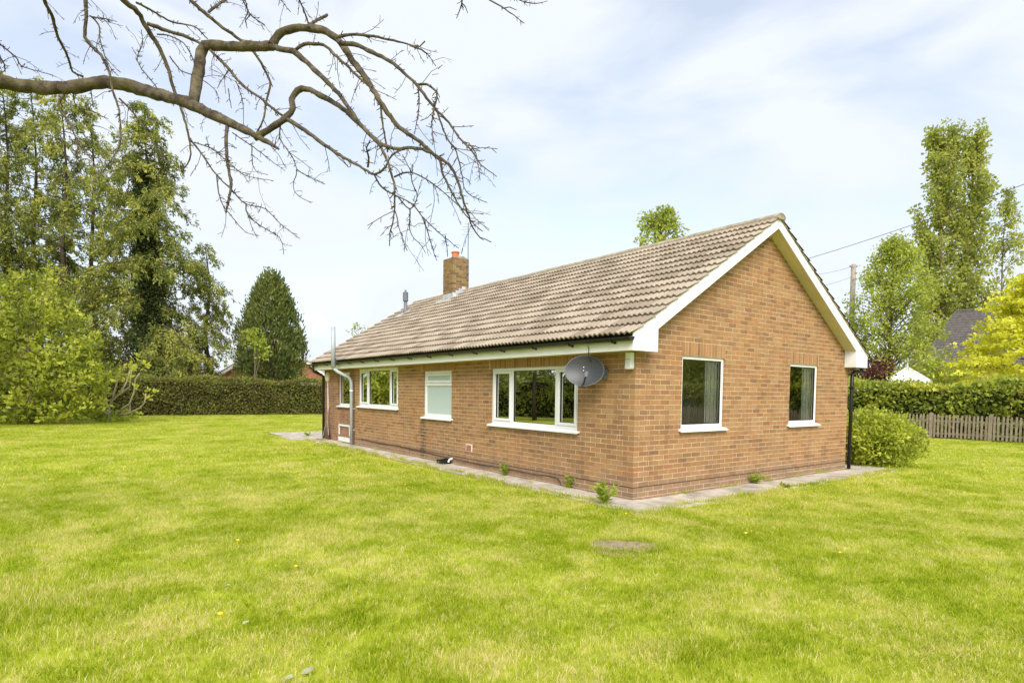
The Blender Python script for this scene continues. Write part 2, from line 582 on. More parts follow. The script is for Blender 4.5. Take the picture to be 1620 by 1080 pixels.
# grass blades and ground share a patchy lawn colour laid out in the place
def lawn_color(t, blade):
    big = noise(t, 0.55, 4, 0.6)
    mid = noise(t, 1.9, 4, 0.6, dist=0.4)
    fine = noise(t, 7, 4, 0.65)
    f = math_(t, 'ADD', math_(t, 'MULTIPLY', big, 0.46), math_(t, 'MULTIPLY', mid, 0.52))
    f = math_(t, 'ADD', f, math_(t, 'MULTIPLY', math_(t, 'SUBTRACT', fine, 0.5), 0.34))
    if blade:
        a = attr(t, 'rnd')
        f = math_(t, 'ADD', f, math_(t, 'MULTIPLY', math_(t, 'SUBTRACT', a, 0.5), 0.34))
    r = ramp(t, [(0.25, (0.165, 0.235, 0.004)), (0.37, (0.28, 0.36, 0.007)), (0.48, (0.385, 0.45, 0.016)),
                 (0.56, (0.49, 0.50, 0.065)), (0.64, (0.64, 0.57, 0.26))])
    t.links.new(f, r.inputs[0])
    return r.outputs[0]


m, t, out = new_mat('lawn_ground')
principled(t, out, mixc(t, 0.35, lawn_color(t, False), (0.20, 0.19, 0.05)), 0.95, 0.1, noise(t, 40, 4), 0.6, 0.02)
M['lawn'] = m
m, t, out = new_mat('grass_blades')
c = lawn_color(t, True)
p = N(t, 'ShaderNodeBsdfPrincipled')
t.links.new(c, p.inputs['Base Color'])
p.inputs['Roughness'].default_value = 0.5
p.inputs['Specular IOR Level'].default_value = 0.2
tr = N(t, 'ShaderNodeBsdfTranslucent')
hs = N(t, 'ShaderNodeHueSaturation')
hs.inputs['Value'].default_value = 1.5
t.links.new(c, hs.inputs['Color'])
t.links.new(hs.outputs[0], tr.inputs['Color'])
mx = N(t, 'ShaderNodeMixShader')
mx.inputs[0].default_value = 0.5
t.links.new(p.outputs[0], mx.inputs[1])
t.links.new(tr.outputs[0], mx.inputs[2])
t.links.new(mx.outputs[0], out.inputs[0])
M['grass'] = m
M['yellow'] = plain('dandelion_yellow', (0.75, 0.55, 0.02), 0.6, 0.1, 20)
M['pale_leaf'] = plain('pale_dry_leaf', (0.30, 0.31, 0.19), 0.6, 0.15, 20)
M['soil'] = plain('bare_soil_slab', (0.26, 0.20, 0.13), 0.95, 0.3, 12, 0.1, 0.8, dirt=(0.40, 0.37, 0.30), dirt_amt=0.7)

# ------------------------------------------------------------------ dimensions of the bungalow
W, L = 6.58, 12.85           # gable wall along +x, long wall along +y, near corner at the origin
ZE = 2.14                    # soffit height
XR = W/2                     # ridge
BT0, BT1 = 2.379, 4.578      # top of barge board at x=-.313 and at the ridge
SL = (BT1-BT0)/(XR+0.313)
ANG = math.atan(SL)
OV = 0.232
Y1, Y2 = 10.40, 11.79        # end of the main long wall; recessed infill between Y1 and Y2
FRONT_OPEN = [(1.20, 3.64, 0.93, 1.985), (5.11, 6.35, 0.955, 1.985), (7.67, 10.13, 1.10, 2.11)]
INFILL_OPEN = [(10.89, 11.79, 1.07, 2.04)]
GABLE_OPEN = [(1.058, 2.178, 0.996, 2.144), (4.24, 5.298, 0.996, 2.144)]

# ------------------------------------------------------------------ ground and paths
mb = MB()
S = 500.0
mb.add([(-S, -S, -0.02), (S, -S, -0.02), (S, S, -0.02), (-S, S, -0.02)], [(0, 1, 2, 3)])
lawn = mb.build('lawn', M['lawn'])
tag(lawn, kind='structure')

path = link('path', None)
tag(path, kind='structure')
pb = MB()
pb.box(-0.66, -0.68, -0.10, W+1.05, -0.012, -0.012)
pb.box(-0.66, -0.012, -0.10, -0.012, L, -0.012)
pb.box(-0.9, L, -0.10, 2.2, 16.3, -0.012)
pb.box(W+0.012, -0.012, -0.10, W+1.05, 3, -0.012)
bed = pb.build('bedding', M['soil'], path)
slab_rects = []
x = -0.68
while x < W+1.0:
    wd = random.uniform(0.75, 0.95)
    slab_rects.append((x, -0.70+random.uniform(-.03, .04), min(x+wd-0.012, W+1.1), -0.006))
    x += wd
y = 0.004
while y < L-0.05:
    wd = random.uniform(0.7, 0.95)
    slab_rects.append((-0.60+random.uniform(-.06, .05), y, -0.006, min(y+wd-0.012, L)))
    y += wd
for ix in range(4):
    for iy in range(4):
        x0, y0 = -1.0+ix*0.82, L+0.006+iy*0.86
        slab_rects.append((x0+(0.18*iy if ix == 0 else 0)*0.4, y0, x0+0.808, y0+0.848))
for iy in range(3):
    slab_rects.append((W+0.25, 0.02+iy*0.9, W+1.1, 0.02+iy*0.9+0.888))
for (x0, y0, x1, y1) in slab_rects:
    jx = [random.uniform(-.006, .006) for _ in range(8)]
    z = random.uniform(-0.004, 0.010)
    tl = [random.uniform(-.005, .005) for _ in range(4)]
    b = MB()
    P4 = [(x0+jx[0], y0+jx[1]), (x1+jx[2]*0, y0+jx[3]), (x1+jx[4]*0, y1+jx[5]*0), (x0+jx[6], y1+jx[7]*0)]
    vs = [(px, py, -0.05) for px, py in P4] + [(px, py, z+tl[i]) for i, (px, py) in enumerate(P4)]
    b.add(vs, [(0, 3, 2, 1), (4, 5, 6, 7), (0, 1, 5, 4), (1, 2, 6, 5), (2, 3, 7, 6), (3, 0, 4, 7)])
    b.build('paving_slab', M['concrete'], path, bevel=0.008)

# ------------------------------------------------------------------ the bungalow
house = thing('bungalow', 'single-storey buff brick bungalow with brown tiled gable roof and white trim', 'bungalow', (W/2, L/2, 0))


def wall_core(mbx, o, ax, n, length, h, opens, t0, t1):
    """wall sheet pair (outer at depth t0, inner at t1 along -n) with rectangular openings and reveals.
    o: origin, ax: unit along wall, n: unit outward"""
    o, ax, n = (np.array(q, float) for q in (o, ax, n))
    up = np.array([0, 0, 1.0])
    ss = sorted({0.0, length} | {q for a, b, _, _ in opens for q in (a, b)})
    zs = sorted({-0.15, h} | {q for _, _, a, b in opens for q in (a, b)})

    def P(s_, z_, d):
        return o+ax*s_+up*z_-n*d
    for i in range(len(ss)-1):
        for j in range(len(zs)-1):
            sm, zm = (ss[i]+ss[i+1])/2, (zs[j]+zs[j+1])/2
            if any(a < sm < b and c_ < zm < d_ for a, b, c_, d_ in opens):
                continue
            for d in (t0, t1):
                mbx.add([P(ss[i], zs[j], d), P(ss[i+1], zs[j], d), P(ss[i+1], zs[j+1], d), P(ss[i], zs[j+1], d)], [(0, 1, 2, 3)])
    for a, b, c_, d_ in opens:
        for (s0, z0, s1, z1) in ((a, c_, b, c_), (b, c_, b, d_), (b, d_, a, d_), (a, d_, a, c_)):
            mbx.add([P(s0, z0, t0), P(s1, z1, t0), P(s1, z1, t1), P(s0, z0, t1)], [(0, 1, 2, 3)])
    return mbx


BRICKS = []      # (centre, size along x, y, z, rnd, material key, wall key)


def lay_bricks(key, o, ax, n, length, h, opens, mat='brick', phase=0, top=None, soldiers=(), dep=0.1025, toothed=True):
    o, ax, n = (np.array(q, float) for q in (o, ax, n))
    k = 0
    z = -0.045
    blocks = [(a+0.002, b-0.002, c_, d_) for a, b, c_, d_ in opens]+[(a-0.005, b+0.005, c_-0.005, d_) for a, b, c_, d_ in soldiers]
    while z < h-0.02:
        z0, z1 = z+0.005, min(z+0.070, h)
        par = (k+phase) % 2
        lo0 = 0.0 if par == 0 else 0.1125
        s0 = lo0
        if par and not toothed:
            lo0, s0 = 0.0, -0.1125
        hi = length
        if top is not None:
            lo_t, hi_t = top(z0)
            lo0, hi = max(lo0, lo_t), min(length, hi_t)
            if hi-lo0 < 0.05:
                break
        while s0 < hi:
            s1 = s0+0.215
            a, b = max(s0, lo0), min(s1, hi)
            segs = [(a, b)] if b-a > 0.02 else []
            for (oa, ob, oc, od) in blocks:
                if z1 > oc+0.012 and z0 < od-0.012:
                    ns = []
                    for (p, q) in segs:
                        if q <= oa or p >= ob:
                            ns.append((p, q))
                        else:
                            if oa-p > 0.025:
                                ns.append((p, oa))
                            if q-ob > 0.025:
                                ns.append((ob, q))
                    segs = ns
            for (p, q) in segs:
                zz1 = z1
                for (oa, ob, oc, od) in blocks:      # trim a course that runs into an opening's top or bottom
                    pass
                put_brick(key, o, ax, n, p, q, z0, zz1, mat, dep)
            s0 += 0.225
        z += 0.075
        k += 1
    for (a, b, c_, d_) in soldiers:
        s = a
        while s+0.06 < b+0.01:
            put_brick(key, o, ax, n, s, min(s+0.0652, b), c_+0.003, d_-0.004, mat, dep)
            s += 0.0752


def put_brick(key, o, ax, n, p, q, z0, z1, mat, dep):
    proud = random.uniform(-0.0015, 0.002)
    c = o+ax*(p+q)/2-n*(dep/2-proud)
    c[2] = (z0+z1)/2
    sx = abs(ax[0])*(q-p)+abs(n[0])*dep
    sy = abs(ax[1])*(q-p)+abs(n[1])*dep
    BRICKS.append((c, (sx, sy, z1-z0), random.random(), mat, key))


walls = {}
core = wall_core(MB(), (0, 0, 0), (1, 0, 0), (0, -1, 0), W, ZE, GABLE_OPEN, 0.0025, 0.27)
for d in (0.0025, 0.27):
    core.add([(0, d, ZE), (W, d, ZE), (W, d, ZE+0.24), (XR, d, 4.45), (0, d, ZE+0.24)], [(0, 1, 2, 3, 4)])
walls['gable'] = core.build('gable_wall', M['mortar'], house)
core = wall_core(MB(), (0, 0, 0), (0, 1, 0), (-1, 0, 0), Y1, ZE+0.15, FRONT_OPEN, 0.0025, 0.27)
core.add([(0.0, Y1, -.15), (0.27, Y1, -.15), (0.27, Y1, ZE+.15), (0.0, Y1, ZE+.15)], [(0, 1, 2, 3)])
walls['front'] = core.build('long_wall', M['mortar'], house)
core = wall_core(MB(), (0.05, Y1+0.002, 0), (0, 1, 0), (-1, 0, 0), Y2+0.05-Y1, ZE+0.15, [(a-Y1-0.002, b-Y1-0.002, c_, d_) for a, b, c_, d_ in INFILL_OPEN], 0.007, 0.22)
walls['infill'] = core.build('infill_wall', M['mortar'], house)
core = MB()
core.box(0.007, Y2+0.005, -0.15, 0.27, L, ZE+0.15)
walls['pier'] = core.build('corner_pier', M['mortar'], house)
core = MB()
core.box(W-0.27, 0.27, -0.15, W-0.007, L-0.27, ZE+0.15)
walls['back'] = core.build('back_wall', M['mortar'], house)
core = MB()
core.prism([(0.27, -.15), (W-0.007, -.15), (W-0.007, ZE+0.24), (XR, 4.45), (0.27, ZE+0.2)], (0, L-0.007, 0), (1, 0, 0), (0, 0, 1), (0, -0.25, 0))
walls['end'] = core.build('end_wall', M['mortar'], house)


def gable_top(z):
    if z < ZE+0.16:
        return (0, W)
    dx = (z-(ZE+0.17))/SL*0.985
    return (dx-0.06, W-dx+0.06)


lay_bricks('gable', (0, 0, 0), (1, 0, 0), (0, -1, 0), W, 4.36, GABLE_OPEN, phase=0, top=gable_top,
           soldiers=[(1.058, 2.178, 2.144, 2.352), (4.24, 5.298, 2.144, 2.352)])
lay_bricks('front', (0, 0, 0), (0, 1, 0), (-1, 0, 0), Y1, ZE+0.08, FRONT_OPEN, phase=1,
           soldiers=[(1.13, 3.71, 1.985, 2.19), (5.0, 6.45, 1.985, 2.19)])
lay_bricks('infill', (0.05, Y1+0.01, 0), (0, 1, 0), (-1, 0, 0), Y2-Y1-0.02, ZE+0.08, [(a-Y1-0.01, b-Y1-0.01, c_, d_) for a, b, c_, d_ in INFILL_OPEN],
           mat='brick_dark', phase=0, toothed=False)
lay_bricks('pier', (0, Y2, 0), (0, 1, 0), (-1, 0, 0), L-Y2, ZE+0.08, [], mat='brick_dark', phase=0, toothed=False)
lay_bricks('back', (W, 0.12, 0), (0, 1, 0), (1, 0, 0), L-0.24, ZE+0.08, [], phase=0)
lay_bricks('end', (0, L, 0), (1, 0, 0), (0, 1, 0), W, 4.36, [], phase=0, top=gable_top)

# the 300 bricks that show largest are objects of their own, the rest one mesh for each wall
def brick_score(b):
    c, sz, _, _, key = b
    d = c-CAM_POS
    if key not in ('gable', 'front'):
        return 0
    dep = d@_F
    face = abs(d[1]) if key == 'gable' else abs(d[0])
    ln = max(sz[0], sz[1])
    return ln*sz[2]*face/dep**3


order = sorted(range(len(BRICKS)), key=lambda i: -brick_score(BRICKS[i]))
single = set(order[:300])
VAR = []
for i in range(14):
    b = MB()
    b.cur = (i+0.5)/14
    b.box(-.5, -.5, -.5, .5, .5, .5)
    VAR.append(b.mesh('brick', M['brick']))
rest = {}
for i, (c, sz, rv, mat, key) in enumerate(BRICKS):
    if i in single:
        o = link('brick', VAR[int(rv*14)], walls[key])
        o.location = c.tolist()
        o.scale = sz
        o.rotation_euler = (0, random.uniform(-.004, .004), random.uniform(-.004, .004))
    else:
        mbx = rest.setdefault((key, mat), MB())
        h = [q/2 for q in sz]
        mbx.box(c[0]-h[0], c[1]-h[1], c[2]-h[2], c[0]+h[0], c[1]+h[1], c[2]+h[2], rv)
for (key, mat), mbx in rest.items():
    tag(mbx.build('brickwork', M[mat], walls[key]), kind='stuff')

# black damp-proof course showing in a bed joint
b = MB()
b.box(-0.004, -0.0045, 0.1765, W+0.003, 0.05, 0.1835)
b.build('damp_course', M['felt'], walls['gable'])
b = MB()
b.box(-0.0045, 0.06, 0.1765, 0.05, Y1, 0.1835)
b.build('damp_course', M['felt'], walls['front'])

# interior: plaster lining, floor, ceiling, partitions
ib = MB()
ib.box(0.27, 0.27, -0.05, W-0.27, L-0.27, 0.10)
ib.build('floor', M['carpet'], house)
ib = MB()
ib.box(0.12, 0.12, ZE+0.155, W-0.12, L-0.12, ZE+0.18)
ib.build('ceiling', M['plaster'], house)
for (x0, y0, x1, y1) in ((0.275, 4.4, W-0.275, 4.5), (0.275, 7.0, W-0.275, 7.1), (0.275, 10.3, W-0.275, 10.4), (3.3, 0.29, 3.4, 4.395)):
    ib = MB()
    ib.box(x0, y0, 0.102, x1, y1, ZE+0.15)
    ib.build('partition_wall', M['plaster'], house)
ib = MB()
wall_core(ib, (0, 0.275, 0.2), (1, 0, 0), (0, -1, 0), W, ZE-0.06, [(a, b, c_-0.2, d_-0.2) for a, b, c_, d_ in GABLE_OPEN], 0.0, 0.012)
wall_core(ib, (0.275, 0, 0.2), (0, 1, 0), (-1, 0, 0), Y1, ZE-0.06, [(a, b, c_-0.2, d_-0.2) for a, b, c_, d_ in FRONT_OPEN], 0.0, 0.012)
ib.build('plaster_lining', M['plaster'], house)


# --- windows
def window(o, ax, n, s0, s1, z0, z1, lights, set_back=0.03, sill_out=0.06, glass='glass', transom=None, sill=True, label=None):
    """o,ax,n describe the wall; lights: list of (a, b, opens) fractions in metres from s0"""
    o, ax, n = (np.array(q, float) for q in (o, ax, n))
    up = np.array([0, 0, 1.0])
    sz = 0.055 if sill else 0.0
    root = link('window', None, house)
    if label:
        root['label'] = label
    d0, d1 = set_back, set_back+0.065

    def bx(b, sa, sb, za, zb, da, db):
        c = o+ax*(sa+sb)/2+up*(za+zb)/2-n*(da+db)/2
        b.obox(c, ax*(sb-sa)/2, n*(db-da)/2, up*(zb-za)/2)
    fr = MB()
    fw = 0.055
    zb = z0+sz
    bx(fr, s0+.003, s1-.003, zb, zb+fw, d0, d1)
    bx(fr, s0+.003, s1-.003, z1-fw, z1-.003, d0, d1)
    bx(fr, s0+.003, s0+fw, zb+fw, z1-fw, d0, d1)
    bx(fr, s1-fw, s1-.003, zb+fw, z1-fw, d0, d1)
    for (a, b, op) in lights[:-1]:
        m_ = s0+b
        bx(fr, m_-0.032, m_+0.032, zb+fw, z1-fw, d0, d1)
    fr.build('frame', M['white'], root, bevel=0.005)
    for i, (a, b, op) in enumerate(lights):
        la = s0+a+(fw if i == 0 else 0.032)
        lb = s0+b-(fw if i == len(lights)-1 else 0.032)
        parts = [(zb+fw, z1-fw, op)]
        if transom is not None:
            tb_ = MB()
            bx(tb_, la, lb, transom-0.03, transom+0.03, d0, d1)
            tb_.build('transom', M['white'], root, bevel=0.005)
            parts = [(zb+fw, transom-0.03, False), (transom+0.03, z1-fw, True)]
        for (za, zb2, op2) in parts:
            ga, gb, gza, gzb = la, lb, za, zb2
            if op2:
                ca = MB()
                cw = 0.05
                bx(ca, la+.002, lb-.002, za+.002, za+cw, d0-0.014, d0+0.05)
                bx(ca, la+.002, lb-.002, zb2-cw, zb2-.002, d0-0.014, d0+0.05)
                bx(ca, la+.002, la+cw, za+cw, zb2-cw, d0-0.014, d0+0.05)
                bx(ca, lb-cw, lb-.002, za+cw, zb2-cw, d0-0.014, d0+0.05)
                ca.build('casement', M['white'], root, bevel=0.006)
                ga, gb, gza, gzb = la+cw, lb-cw, za+cw, zb2-cw
            gk = MB()
            gr = 0.012
            for (qa, qb, qc, qd) in ((ga, gb, gza, gza+gr), (ga, gb, gzb-gr, gzb), (ga, ga+gr, gza+gr, gzb-gr), (gb-gr, gb, gza+gr, gzb-gr)):
                bx(gk, qa+.001, qb-.001, qc+.001, qd-.001, d0+0.012, d0+0.03)
            gk.build('gasket', M['black'] if glass == 'glass' else M['white'], root)
            g_ = MB()
            dg = d0+0.028
            pts = [o+ax*q+up*zq-n*dg for q, zq in ((ga, gza), (gb, gza), (gb, gzb), (ga, gzb))]
            g_.add(pts, [(0, 1, 2, 3)])
            g_.build('pane', M[glass], root)
            if op2 and glass == 'glass':
                hb = MB()
                hs_ = ga+0.02 if i > 0 else gb-0.02
                zc = (gza+gzb)/2
                bx(hb, hs_-0.010, hs_+0.010, zc-0.05, zc+0.04, d1+0.0, d1+0.03)
                hb.build('handle', M['white'], root)
    if sill:
        sb = MB()
        c0 = o+ax*(s0-0.055)+up*z0
        prof = [(-sill_out, 0.0), (-sill_out, 0.022), (0.0+d0, 0.055), (d0+0.06, 0.055), (d0+0.06, 0.03), (-sill_out+0.012, 0.008), (-sill_out+0.012, 0.0)]
        sb.prism([(q, r_) for q, r_ in prof], c0, -n, up, ax*(s1-s0+0.11))
        sb.build('sill', M['white'], root)
    return root


GW = ((0, 0, 0), (1, 0, 0), (0, -1, 0))
FW = ((0, 0, 0), (0, 1, 0), (-1, 0, 0))
for a, b, c_, d_ in GABLE_OPEN:
    window(*GW, a, b, c_-0.04, d_, [(0, b-a, False)], label='single fixed pane window in the gable wall')
a, b, c_, d_ = FRONT_OPEN[0]
# seen from outside the near end (small y) is on the right
window(*FW, a, b, c_-0.04, d_, [(0, 0.56, True), (0.56, 1.80, False), (1.80, b-a, True)], label='three-light window beside the satellite dish')
a, b, c_, d_ = FRONT_OPEN[1]
window(*FW, a, b, c_-0.04, d_, [(0, b-a, True)], glass='frosted', transom=1.69, label='frosted bathroom window with a top opener')
a, b, c_, d_ = FRONT_OPEN[2]
window(*FW, a, b, c_-0.04, d_, [(0, 0.50, True), (0.50, 1.84, False), (1.84, b-a, True)], label='three-light window beside the steel flue')
a, b, c_, d_ = INFILL_OPEN[0]
window((0.05, 0, 0), (0, 1, 0), (-1, 0, 0), a, b-0.005, c_-0.04, d_, [(0, b-a, False)], label='narrow window in the purple brick infill')

# --- roof
fb = MB()
fb.box(-0.313, -OV+0.022, ZE, -0.290, L+OV-0.022, 2.335)
fb.build('fascia_board', M['fascia'], house)
fb = MB()
fb.box(W+0.290, -OV+0.022, ZE, W+0.313, L+OV-0.022, 2.335)
fb.build('fascia_board', M['fascia'], house)
for (x0, x1, xa, xb) in ((-0.290, -0.003, -0.003, 0.200), (W+0.003, W+0.290, W-0.200, W+0.003)):
    sf = MB()
    sf.box(x0, -OV+0.022, ZE+0.006, x1, L+OV-0.022, ZE+0.018)
    sf.box(xa, -OV+0.022, ZE+0.006, xb, -0.004, ZE+0.018)
    sf.build('eaves_soffit', M['soffit'], house)


def barge(side, y0, y1):
    poly = [(-0.316, ZE-0.002), (0.203, ZE-0.002), (0.203, 2.464), (XR, 4.405), (XR, BT1), (-0.316, BT0)]
    if side > 0:
        poly = [(W-a, b) for a, b in poly][::-1]
    b = MB()
    b.prism(poly, (0, y0, 0), (1, 0, 0), (0, 0, 1), (0, y1-y0, 0))
    return b


for side in (-1, 1):
    barge(side, -OV, -OV+0.021).build('barge_board', M['white'], house)
    barge(side, L+OV-0.021, L+OV).build('barge_board', M['white'], house)
    for (ya, yb) in ((-OV+0.021, -0.003), (L+0.003, L+OV-0.021)):
        sb = MB()
        pts = [(0.203, 2.474), (XR, 4.415), (XR, 4.43), (0.203, 2.489)]
        if side > 0:
            pts = [(W-a, b) for a, b in pts][::-1]
        sb.prism(pts, (0, ya, 0), (1, 0, 0), (0, 0, 1), (0, yb-ya, 0))
        sb.build('barge_soffit', M['soffit'], house)
    xb = 0.203 if side < 0 else W-0.203
    bb = MB()
    bb.box(min(xb, xb+side*0.016), -OV+0.021, ZE, max(xb, xb+side*0.016), -0.003, 2.48)
    bb.build('box_end', M['white'], house)

roof = link('roof', None, house)
dn = np.array([cos(ANG), 0, sin(ANG)])          # up the near slope
nn = np.array([-sin(ANG), 0, cos(ANG)])
eave = np.array([-0.395, 0, BT0+SL*(-0.395+0.313)])
slope_len = (XR-0.05+0.395)/cos(ANG)
ub = MB()
for sgn in (-1, 1):
    pts = []
    for x_, z_ in ((-0.33, BT0-0.010), (XR, BT1+0.004), (XR, BT1-0.016), (-0.33, BT0-0.03)):
        pts.append((x_ if sgn < 0 else W-x_, z_))
    if sgn > 0:
        pts = pts[::-1]
    ub.prism(pts, (0, -OV+0.022, 0), (1, 0, 0), (0, 0, 1), (0, L+2*OV-0.044, 0))
ub.build('underlay', M['felt'], roof)

NC = 15
GA = slope_len/NC
TW = 0.309
ROLL_W = 0.103
YV0, YV1 = -OV-0.035, L+OV+0.035
NT = int(round((YV1-YV0)/TW))
TW = (YV1-YV0)/NT


def tile_geom():
    """local: x across (0..TW), y up the slope, z normal; three rolls"""
    ns = 12
    prof = []
    for i in range(ns+1):
        s = i/ns*3
        h = 0.5-0.5*cos(2*pi*s)
        prof.append((i/ns*(TW-0.003)+0.0015, 0.012+0.034*h**0.8))
    ln = GA+0.05
    v, f = [], []
    for (a, h) in prof:
        v.append((a, 0.0, h+0.038))          # lower edge, lifted on the course below
    for (a, h) in prof:
        v.append((a, ln, h-0.008))
    for (a, h) in prof:
        v.append((a, 0.0, h+0.038-0.026))
    m_ = ns+1
    for i in range(ns):
        f.append((i, i+1, m_+i+1, m_+i))
        f.append((2*m_+i, 2*m_+i+1, i+1, i))
    return v, f


TV, TF = tile_geom()
tile_vars = []
for i in range(8):
    b = MB()
    b.cur = (i+0.5)/8
    b.add(TV, TF)
    tile_vars.append(b.mesh('roof_tile', M['tile']))


def tile_matrix(ci, ti, sgn):
    base = eave+dn*(ci*GA)
    ox = Vector((0, 1, 0)) if sgn < 0 else Vector((0, -1, 0))
    if sgn < 0:
        d_, n_ = Vector(dn), Vector(nn)
        # keep a right-handed frame: across x up = normal
        ox = Vector((0, -1, 0))
        org = Vector((base[0], YV0+(ti+1)*TW, base[2]))
    else:
        d_, n_ = Vector((-dn[0], 0, dn[2])), Vector((-nn[0], 0, nn[2]))
        ox = Vector((0, 1, 0))
        org = Vector((W-base[0], YV0+ti*TW, base[2]))
    m_ = Matrix((ox, d_, n_)).transposed().to_4x4()
    m_.translation = org
    return m_


tiles = []
for ci in range(NC):
    for ti in range(NT):
        m_ = tile_matrix(ci, ti, -1)
        c = np.array(m_.translation)+dn*0.14
        tiles.append((np.linalg.norm(c-CAM_POS), m_))
tiles.sort(key=lambda q: q[0])
rest_t = MB()
TVa = np.array(TV)
for i, (d, m_) in enumerate(tiles):
    jig = Matrix.Rotation(random.uniform(-.008, .008), 4, 'Z') @ Matrix.Translation((0, random.uniform(-.004, .004), random.uniform(-.002, .003)))
    if i < 300:
        o = link('roof_tile', random.choice(tile_vars), roof)
        o.matrix_basis = m_ @ jig
    else:
        mm = m_ @ jig
        R3 = np.array(mm.to_3x3())
        rest_t.add(TVa @ R3.T+np.array(mm.translation), TF, random.random())
tag(rest_t.build('tiling', M['tile'], roof), kind='stuff')
bt = MB()
for ci in range(NC):
    for ti in range(NT):
        mm = tile_matrix(ci, ti, 1)
        R3 = np.array(mm.to_3x3())
        bt.add(TVa @ R3.T+np.array(mm.translation), TF, random.random())
tag(bt.build('tiling', M['tile'], roof), kind='stuff')
# verge bedding mortar under the edge tiles
for sgn in (-1, 1):
    for (ya, yb) in ((-OV-0.012, -OV+0.05), (L+OV-0.05, L+OV+0.012)):
        vb = MB()
        nseg = 40
        top, bot = [], []
        for i in range(nseg+1):
            x_ = -0.335+(XR+0.32)*i/nseg
            zb = BT0+SL*(x_+0.313)
            bot.append((x_, zb+0.001))
            top.append((x_, zb+0.030+random.uniform(-.006, .008)))
        for i in range(nseg):
            pts = [bot[i], bot[i+1], top[i+1], top[i]]
            if sgn > 0:
                pts = [(W-a, b) for a, b in pts][::-1]
            j = random.uniform(-.004, .004)
            vb.prism(pts, (0, ya+j, 0), (1, 0, 0), (0, 0, 1), (0, yb-ya-j, 0))
        vb.build('verge_mortar', M['verge'], roof)
# ridge tiles
nr = 29
rl = (YV1-YV0+0.03)/nr
rb = MB()
pr = []
for k in range(9):
    q = radians(-12+204*k/8)
    pr.append((0.125*cos(q), 0.085*sin(q)))
inner = [(a*0.84, b*0.84-0.004) for a, b in pr]
rb.prism(pr+inner[::-1], (0, 0, 0), (1, 0, 0), (0, 0, 1), (0, rl-0.014, 0))
rme = rb.mesh('ridge_tile', M['ridge'])
for i in range(nr):
    o = link('ridge_tile', rme, roof)
    o.location = (XR+random.uniform(-.004, .004), YV0-0.015+i*rl, BT1-0.008+random.uniform(-.007, .008))
    o.rotation_euler = (random.uniform(-.008, .008), 0, 0)
for sx in (-1, 1):
    rm = MB()
    rm.box(XR+sx*0.10-0.035, YV0+0.01, BT1-0.045, XR+sx*0.10+0.035, YV1-0.01, BT1+0.005)
    rm.build('ridge_mortar', M['verge'], roof)
re = MB()
re.prism([(a*0.83, b*0.83-0.01) for a, b in pr], (XR, YV0-0.008, BT1), (1, 0, 0), (0, 0, 1), (0, 0.03, 0))
re.build('ridge_end_mortar', M['verge'], roof)

# --- gutters
def gutter(xc, y0, y1, zc):
    root = link('gutter', None, house)
    b = MB()
    k = 8
    outer = [(0.058*cos(pi+pi*i/k), 0.058*sin(pi+pi*i/k)) for i in range(k+1)]
    inn = [(0.052*cos(pi+pi*i/k), 0.052*sin(pi+pi*i/k)) for i in range(k+1)]
    b.prism(outer+inn[::-1], (xc, y0, zc), (1, 0, 0), (0, 0, 1), (0, y1-y0, 0))
    b.build('trough', M['black'], root, smooth=False)
    for ye_ in (y0-0.012, y1):
        e = MB()
        e.prism(outer, (xc, ye_, zc), (1, 0, 0), (0, 0, 1), (0, 0.012, 0))
        e.build('stop_end', M['black'], root)
    y = y0+0.35
    inward = 1 if xc < 1 else -1
    while y < y1-0.1:
        br = MB()
        br.tube([(xc+inward*0.055, y, zc-0.045), (xc, y, zc-0.068), (xc-inward*0.045, y, zc-0.048), (xc-inward*0.062, y, zc-0.004)], 0.011, 6)
        br.box(min(xc+inward*0.045, xc+inward*0.058), y-0.02, zc-0.085, max(xc+inward*0.045, xc+inward*0.058), y+0.02, zc-0.01)
        br.build('bracket', M['black'], root)
        y += 0.89
    return root


gutter(-0.372, -0.245, L+0.26, 2.322)
gutter(W+0.372, -0.245, L+0.26, 2.322)
# downpipe at the right corner of the gable, swan-neck from the back gutter
dp = MB()
dp.tube([(W+0.372, -0.10, 2.27), (W+0.372, -0.10, 2.12), (W+0.33, -0.085, 2.06), (W+0.12, -0.055, 2.05), (W+0.06, -0.05, 1.99), (W+0.055, -0.05, 0.02)], 0.036, 10)
dpo = dp.build('downpipe', M['black'], house, smooth=True)
for z in (1.72, 0.42):
    cl = MB()
    cl.box(W+0.01, -0.093, z-0.018, W+0.10, -0.008, z+0.018)
    cl.build('clip', M['black'], dpo)
dp = MB()
dp.tube([(-0.372, L-0.02, 2.27), (-0.372, L-0.02, 2.15), (-0.33, L-0.02, 2.08), (-0.10, L-0.03, 2.0), (-0.05, L-0.03, 1.94), (-0.05, L-0.03, 0.02)], 0.036, 10)
dp.build('downpipe', M['black'], house, smooth=True)

